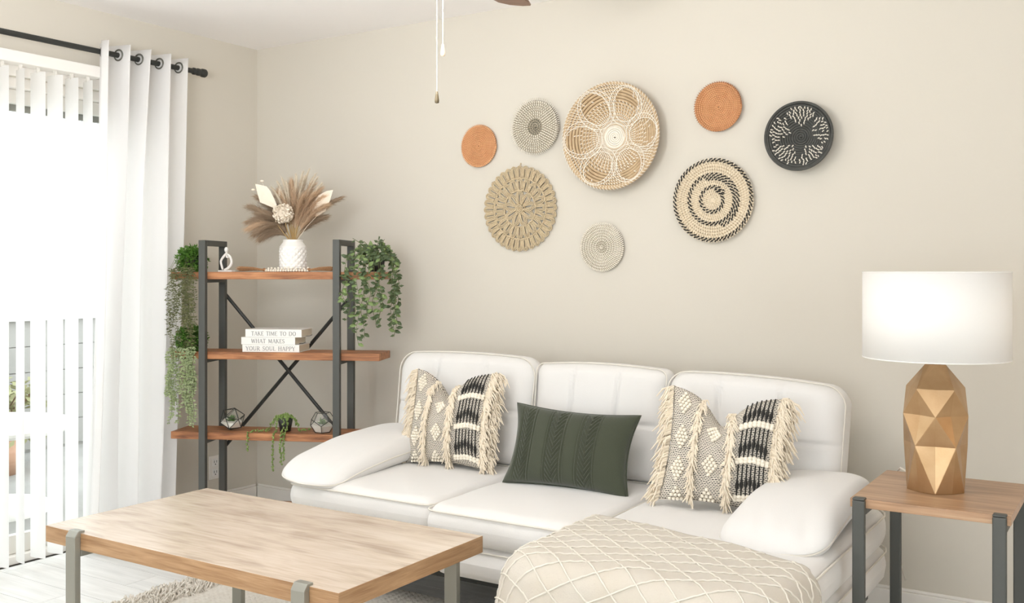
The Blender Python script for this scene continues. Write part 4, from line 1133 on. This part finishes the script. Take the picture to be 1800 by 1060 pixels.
# orange small discs
for (u, v, h, nm, lab, n) in ((844, 257, 76, 'rattan_disc', 'small orange rattan wall disc, leftmost of the wall baskets', 12), (1265, 188.5, 89, 'rattan_disc', 'orange rattan wall disc with dark rim, above the spiral basket', 13)):
    t, dp = basket_root(nm, lab, u, v); R = rad_of(dp, h)
    rim = 0.0 if h < 80 else 0.010
    D = Disc(t, R, n, lambda f, rim=rim: 0.010+rim*max(0, (f-0.7)/0.3)+0.002)
    D.back(CO3); D.coil(CO)
    b = MB()
    for k in range(1, n):
        r = R*(k+0.1)/n; m_ = int(2*pi*r/0.0078)
        for q in range(m_):
            a = 2*pi*q/m_; D.stitch(b, r-D.cr*0.7, r+D.cr*0.7, a, a+0.05*R/r*0.3, 0.0015)
    b.build('stitches', CO2, t, world=False, kind='stuff')
    b = MB(); m_ = 64
    for q in range(m_):
        a = 2*pi*q/m_; D.stitch(b, R*0.90, R*0.995, a, a+0.03, 0.0016)
        if h > 80: D.stitch(b, R*0.80, R*0.90, a, a+0.03, 0.0012)
    b.build('rim_wrap', CO3 if h > 80 else CO2, t, world=False, kind='stuff')
# grey seagrass disc with spiky rim and black centre
t, dp = basket_root('seagrass_disc', 'grey and white coiled wall disc with black centre stitching', 944, 223.5); R = rad_of(dp, 96)
D = Disc(t, R, 11, lambda f: 0.012+0.006*f); GR = mat('seagrass_grey', (172, 163, 144), 0.9, noise=(60, 0.25), col2=(146, 136, 116)); CW = mat('white_raffia', (240, 233, 220), 0.8)
D.back(mat('grey_back', (120, 112, 96), 0.9)); D.coil(GR)
b = MB(); bk = MB()
for k in range(1, 12):
    r = R*(k-0.15)/11; m_ = max(9, int(2*pi*r/0.0105)) if k > 3 else [7, 13, 18][k-1]
    for q in range(m_):
        a = 2*pi*(q+0.5*(k % 2))/m_
        if k <= 3: D.stitch(bk, r-D.cr, r+D.cr*0.9, a, a+0.15, 0.0012)
        elif k < 11: D.stitch(b, r-D.cr*0.8, r+D.cr*0.8, a, a+0.02, 0.0027)
m_ = 84
for q in range(m_):
    a = 2*pi*q/m_; D.stitch(b, R*0.91, R*1.05, a, a+0.03, 0.0017)
b.build('white_stitches', CW, t, world=False, kind='stuff'); bk.build('black_stitches', YARN, t, world=False, kind='stuff')
# small white-grey
t, dp = basket_root('seagrass_disc', 'small grey and white coiled wall disc, lowest on the wall', 1060.5, 434.5); R = rad_of(dp, 85)
D = Disc(t, R, 9, FLAT(0.012)); D.back(mat('grey_back', (120, 112, 96), 0.9)); D.coil(GR)
b = MB()
for k in range(1, 10):
    r = R*(k-0.35)/9; m_ = [8, 16, 24, 34, 44, 54, 62, 70, 76][k-1]
    for q in range(m_):
        a = 2*pi*q/m_+k*0.13; D.stitch(b, r-D.cr*0.9, r+D.cr*0.9, a, a+0.05, 0.0029 if k > 2 else 0.0018)
b.build('white_stitches', CW, t, world=False, kind='stuff')
# big basket
t, dp = basket_root('woven_bowl_basket', 'largest wall basket, pale bowl with looping white petal stitching', 1085, 242); dp -= 0.06; R = rad_of(dp, 186)
NAT = mat('natural_grass', (204, 180, 146), 0.9, stretch=(1, 1, 1), noise=(50, 0.3), col2=(176, 150, 116))
prof = lambda f: 0.018+0.052*max(0, f)**2.2
D = Disc(t, R, 17, prof); D.back(mat('grass_back', (168, 146, 116), 0.9)); D.coil(NAT, seg=72)
b = MB(); b.tube([D.pt(R*0.99, 2*pi*k/64, 0.0) for k in range(64)], D.cr*1.15, 7, True); b.build('rim', NAT, t, world=False, smooth=True)
b = MB(); w_ = 60
def petal_in(r, a):
    f = r/R; best = 9
    for k in range(6):
        a0 = 2*pi*k/6+0.05; da = (a-a0+pi) % (2*pi)-pi
        X = f*math.cos(da)-0.65; Y = f*math.sin(da)
        best = min(best, (X/0.32)**2+(Y/0.27)**2)
    return best
for k in range(4, 18):
    r = R*(k-0.5)/17; m_ = 66 if k < 9 else 104
    for q in range(m_):
        a = 2*pi*(q+0.25*(k % 3))/m_; pi_ = petal_in(r, a)
        if pi_ < 0.9 and k > 12 and random.random() < 0.88: continue
        if k > 8 and pi_ < 0.9 and q % 2: continue
        D.stitch(b, r-D.cr*0.95, r+D.cr*0.95, a, a+0.045*(1 if k > 8 else 0.5), 0.0023 if k < 9 else 0.0021)
for q in range(90):
    a = 2*pi*q/90; D.stitch(b, R*0.955, R*1.035, a, a+0.07, 0.0015)
for k in range(6):
    a0 = 2*pi*k/6+0.05
    for (rx, ry) in ((0.32, 0.27), (0.37, 0.36)):
        pts = []
        for q in range(48):
            an = 2*pi*q/48; X = (0.65 if rx < 0.35 else 0.62)+rx*math.cos(an); Y = ry*math.sin(an); rr = math.hypot(X, Y); aa = a0+math.atan2(Y, X)
            pts.append(D.pt(min(rr, 1.0)*R, aa, D.cr*1.3))
        b.tube(pts, 0.0017, 4, True)
b.build('white_stitches', CW, t, world=False, kind='stuff')
b = MB(); pts = [D.pt(R*0.012+R*0.19*k/220, 2*pi*k/44, D.cr*0.9) for k in range(221)]; b.tube(pts, R*0.018, 6); b.build('white_centre', CW, t, world=False, smooth=True)
b = MB(); b.grid(lambda i, j: (D.pt(R*1.0, i*2*pi, 0) if j == 0 else Vector((R*0.80*math.cos(i*2*pi), -0.004, R*0.80*math.sin(i*2*pi)))), 64, 1, wu=True); b.build('side_wall', mat('grass_back', (168, 146, 116), 0.9), t, world=False, smooth=True)
# spiral basket
t, dp = basket_root('spiral_disc', 'flat cream woven wall disc with black spiral bands', 1256, 352.5); R = rad_of(dp, 147)
CRE = mat('raffia_cream', (222, 206, 180), 0.85, noise=(50, 0.25), col2=(196, 178, 150)); CRE2 = mat('raffia_light', (232, 219, 196), 0.85)
D = Disc(t, R, 13, lambda f: 0.012+0.006*f); D.back(mat('raffia_back', (170, 148, 116), 0.9)); D.coil(CRE, seg=64)
b = MB(); bk = MB()
for k in range(1, 14):
    r = R*(k-0.35)/13; m_ = [10, 18, 26, 34, 44, 52, 60, 66, 72, 78, 84, 88, 92][k-1]
    for q in range(m_):
        a = 2*pi*q/m_+(k % 2)*pi/m_; f = (k-0.35)/13
        th_ = (a-1.2) % (2*pi)
        sp1 = 0.25+0.07*(th_/(2*pi)); sp2 = 0.52+0.10*((a+1.4) % (2*pi))/(2*pi)
        D.stitch(b, r-D.cr*1.0, r+D.cr*1.0, a, a+0.01, 0.0031)
for (r0_, r1_, a_s, turns, gap) in ((0.25, 0.34, 1.4, 1.15, 0.055), (0.52, 0.66, 1.9, 1.5, 0.055), (0.955, 0.965, 0, 1.0, 0.05)):
    L_ = (r0_+r1_)/2*2*pi*turns; n_ = int(L_/0.105)
    for q in range(n_):
        f = q/n_; rr_ = (r0_+(r1_-r0_)*f)*R; a = a_s-2*pi*turns*f
        da = 0.085*R/rr_
        D.stitch(bk, rr_-0.005*R, rr_+0.035*R, a, a-da*0.85, 0.0030, D.cr*1.35)
        D.stitch(bk, rr_-0.045*R, rr_-0.005*R, a-da*0.6, a-da*1.35, 0.0030, D.cr*1.35)
b.build('cream_stitches', CRE2, t, world=False, kind='stuff'); bk.build('black_stitches', YARN, t, world=False, kind='stuff')
# dark basket
t, dp = basket_root('charcoal_bowl_basket', 'charcoal wall basket with white dashes around a dark star, rightmost on the wall', 1411, 242); dp -= 0.05; R = rad_of(dp, 120)
CH = mat('charcoal_fibre', (84, 84, 80), 0.9, bump=(300, 0.6), noise=(40, 0.3), col2=(66, 66, 63))
D = Disc(t, R, 14, lambda f: 0.022+0.036*f**2); D.back(YARN); D.coil(CH, seg=60)
b = MB(); b.grid(lambda i, j: (D.pt(R*1.0, i*2*pi, 0) if j == 0 else Vector((R*0.80*math.cos(i*2*pi), -0.004, R*0.80*math.sin(i*2*pi)))), 64, 1, wu=True); b.tube([D.pt(R*0.985, 2*pi*k/64, 0) for k in range(64)], D.cr*1.1, 7, True); b.build('side_wall', CH, t, world=False, smooth=True)
b = MB(); random.seed(17)
for k in range(5, 13):
    r = R*(k-0.2)/14; f = k/14
    for c in range(5):
        a0 = math.radians(84+72*c); hw = math.radians(3+27*min(1, (f-0.33)/0.35)) if k < 12 else math.radians(20)
        n_ = max(1, int(2*hw*r/0.0125)+1)
        for q in range(n_):
            a = a0+(-hw+2*hw*(q+0.5*(k % 2)*0.8)/max(1, n_-1)) if n_ > 1 else a0
            if random.random() < 0.10: continue
            D.stitch(b, r-D.cr*0.85, r+D.cr*0.85, a, a+random.uniform(-.05, .05), 0.0025, D.cr*1.25)
b.build('white_stitches', CW, t, world=False, kind='stuff')
# crocheted jute medallion
t, dp = basket_root('jute_medallion', 'round crocheted jute wall hanging with looped petal edge', 916, 367); R = rad_of(dp, 150)
JT = mat('jute_cord', (216, 198, 166), 0.95, bump=(500, 0.8), noise=(90, 0.3), col2=(196, 176, 142))
def petal_mesh(r0, r1, w, loops, cr):
    b = MB()
    for q in range(loops):
        f = 1-q/loops; pts = []
        L = (r1-r0)
        for k in range(11):
            u_ = k/10; an = -pi/2+pi*u_
            # U loop: from the base out and around
            if u_ < 0.3: x = -w/2*f*(0.75+0.25*u_/0.3); rr = r0+L*0.62*(u_/0.3)
            elif u_ > 0.7: x = w/2*f*(0.75+0.25*(1-u_)/0.3); rr = r0+L*0.62*((1-u_)/0.3)
            else:
                an = pi*(u_-0.3)/0.4; x = -w/2*f*math.cos(an); rr = r0+L*0.62+(L*0.38-q*cr*2.2)*math.sin(an)
            pts.append((x, -0.009-0.004*math.sin(pi*u_)-q*0.0015, rr))
        b.tube(pts, cr, 5)
    return b.mesh('petal', JT, True)
def ring_tube(r, cr, wob):
    b = MB()
    for sgn in (1, -1):
        b.tube([((r+wob*sgn*math.sin(k*0.9))*math.cos(2*pi*k/84), -0.010-0.002*sgn*math.cos(k*0.9), (r+wob*sgn*math.sin(k*0.9))*math.sin(2*pi*k/84)) for k in range(84)], cr, 5, True)
    b.build('braided_ring', JT, t, world=False, smooth=True)
for (n_, f0, f1, w, lp_) in ((9, 0.09, 0.42, 0.20, 3), (20, 0.44, 0.71, 0.175, 3), (36, 0.725, 1.0, 0.165, 3)):
    me = petal_mesh(R*f0, R*f1, R*w, lp_, R*0.0130)
    for k in range(n_):
        o = place('petal', me, t, rot=(0, 2*pi*k/n_, 0), loc=(0, 0, 0))
for f in (0.43, 0.715): ring_tube(R*f, R*0.016, R*0.010)
b = MB(); b.tube([(R*0.11*k/60*math.cos(2*pi*k/20), -0.014, R*0.11*k/60*math.sin(2*pi*k/20)) for k in range(61)], R*0.017, 5); b.build('centre_knot', JT, t, world=False, smooth=True)
b = MB(); b.tube([(0, -0.006, R*0.98), (0.003, -0.004, R*1.07), (-0.003, -0.003, R*1.07), (0, -0.006, R*0.98)], 0.0012, 4); b.lathe([(0.002, 0), (0.002, 0.006)], 8, Matrix.Translation((0, 0, R*1.06)) @ Matrix.Rotation(pi/2, 4, 'X'), cap=True); b.build('hanging_loop', JT, t, world=False)

# ------------------------------------------------------------------ ceiling fan with pull chains
hub = CAMP+FW*2.9+RT*((773-900)/F_PX*2.9)
fan = thing('ceiling_fan', 'brown bladed ceiling fan with two pull chains at the top of the room', 'ceiling fan', (hub.x, hub.y, HC))
b = MB(); b.lathe([(0.0, -0.001), (0.07, -0.001), (0.075, -0.03), (0.03, -0.05), (0.014, -0.055), (0.014, -0.13), (0.05, -0.14), (0.115, -0.16), (0.12, -0.26), (0.09, -0.30), (0.05, -0.315), (0.0, -0.315)], 32); b.build('motor_housing', mat('fan_metal', (150, 140, 125), 0.4, 0.5), fan, world=False, smooth=False)
FB = wood('fan_blade_wood', [(104, 76, 60), (126, 96, 78), (140, 110, 92)], 5, (1, 8, 8), 0.5)
a_first = math.atan2((FW*0.55+RT*0.225).y, (FW*0.55+RT*0.225).x)
for k in range(5):
    a = a_first+2*pi*k/5
    out = [(0.16, -0.045), (0.54, -0.067), (0.590, -0.055), (0.606, -0.02), (0.606, 0.03), (0.58, 0.062), (0.54, 0.067), (0.16, 0.045)]
    Mb = Matrix.Rotation(a, 4, 'Z') @ Matrix.Translation((0, 0, -0.270)) @ Matrix.Rotation(math.radians(10), 4, 'X')
    b = MB(); n = len(out); vs = [(x, y, 0) for x, y in out]+[(x, y, 0.006) for x, y in out]
    b.add(vs, [tuple(range(n-1, -1, -1)), tuple(range(n, 2*n))]+[(i, (i+1) % n, n+(i+1) % n, n+i) for i in range(n)], Mb)
    bl_ = b.build('blade', FB, fan, world=False)
    b = MB(); b.box((0.14, 0, 0.008), (0.12, 0.03, 0.005), Mb); b.build('blade_iron', BLACK, bl_, world=False)
CHAIN = mat('pull_chain', (235, 230, 220), 0.4, 0.3)
for (u, v, dd, knob) in ((768, 182, 2.9, 'dark'), (778.5, 99, 2.9, 'light')):
    p = CAMP+FW*dd+RT*((u-900)/F_PX*dd); zb = CAM_H+(HOR-v)/F_PX*dd
    lx, ly = p.x-hub.x, p.y-hub.y; zl = zb-HC
    b = MB(); b.tube([(lx, ly, zl+0.034), (lx, ly, -0.30)], 0.0009 if knob == 'light' else 0.0011, 5)
    ch = b.build('pull_chain', CHAIN, fan, world=False)
    b = MB()
    b.ball((lx, ly, zl+0.19 if knob == 'dark' else zl+0.133), 0.003, 6, 5, (0.8, 0.8, 1.6))
    b.build('connector', GREYM, ch, world=False, smooth=True)
    b = MB(); b.lathe([(0.0, zl+0.036), (0.003, zl+0.035), (0.0045, zl+0.025), (0.0068, zl+0.010), (0.006, zl+0.002), (0.0, zl)], 14, Matrix.Translation((lx, ly, 0)))
    b.build('pull_knob', mat('knob_dark', (96, 84, 60), 0.5) if knob == 'dark' else mat('knob_wood', (240, 206, 172), 0.5), ch, world=False, smooth=True)
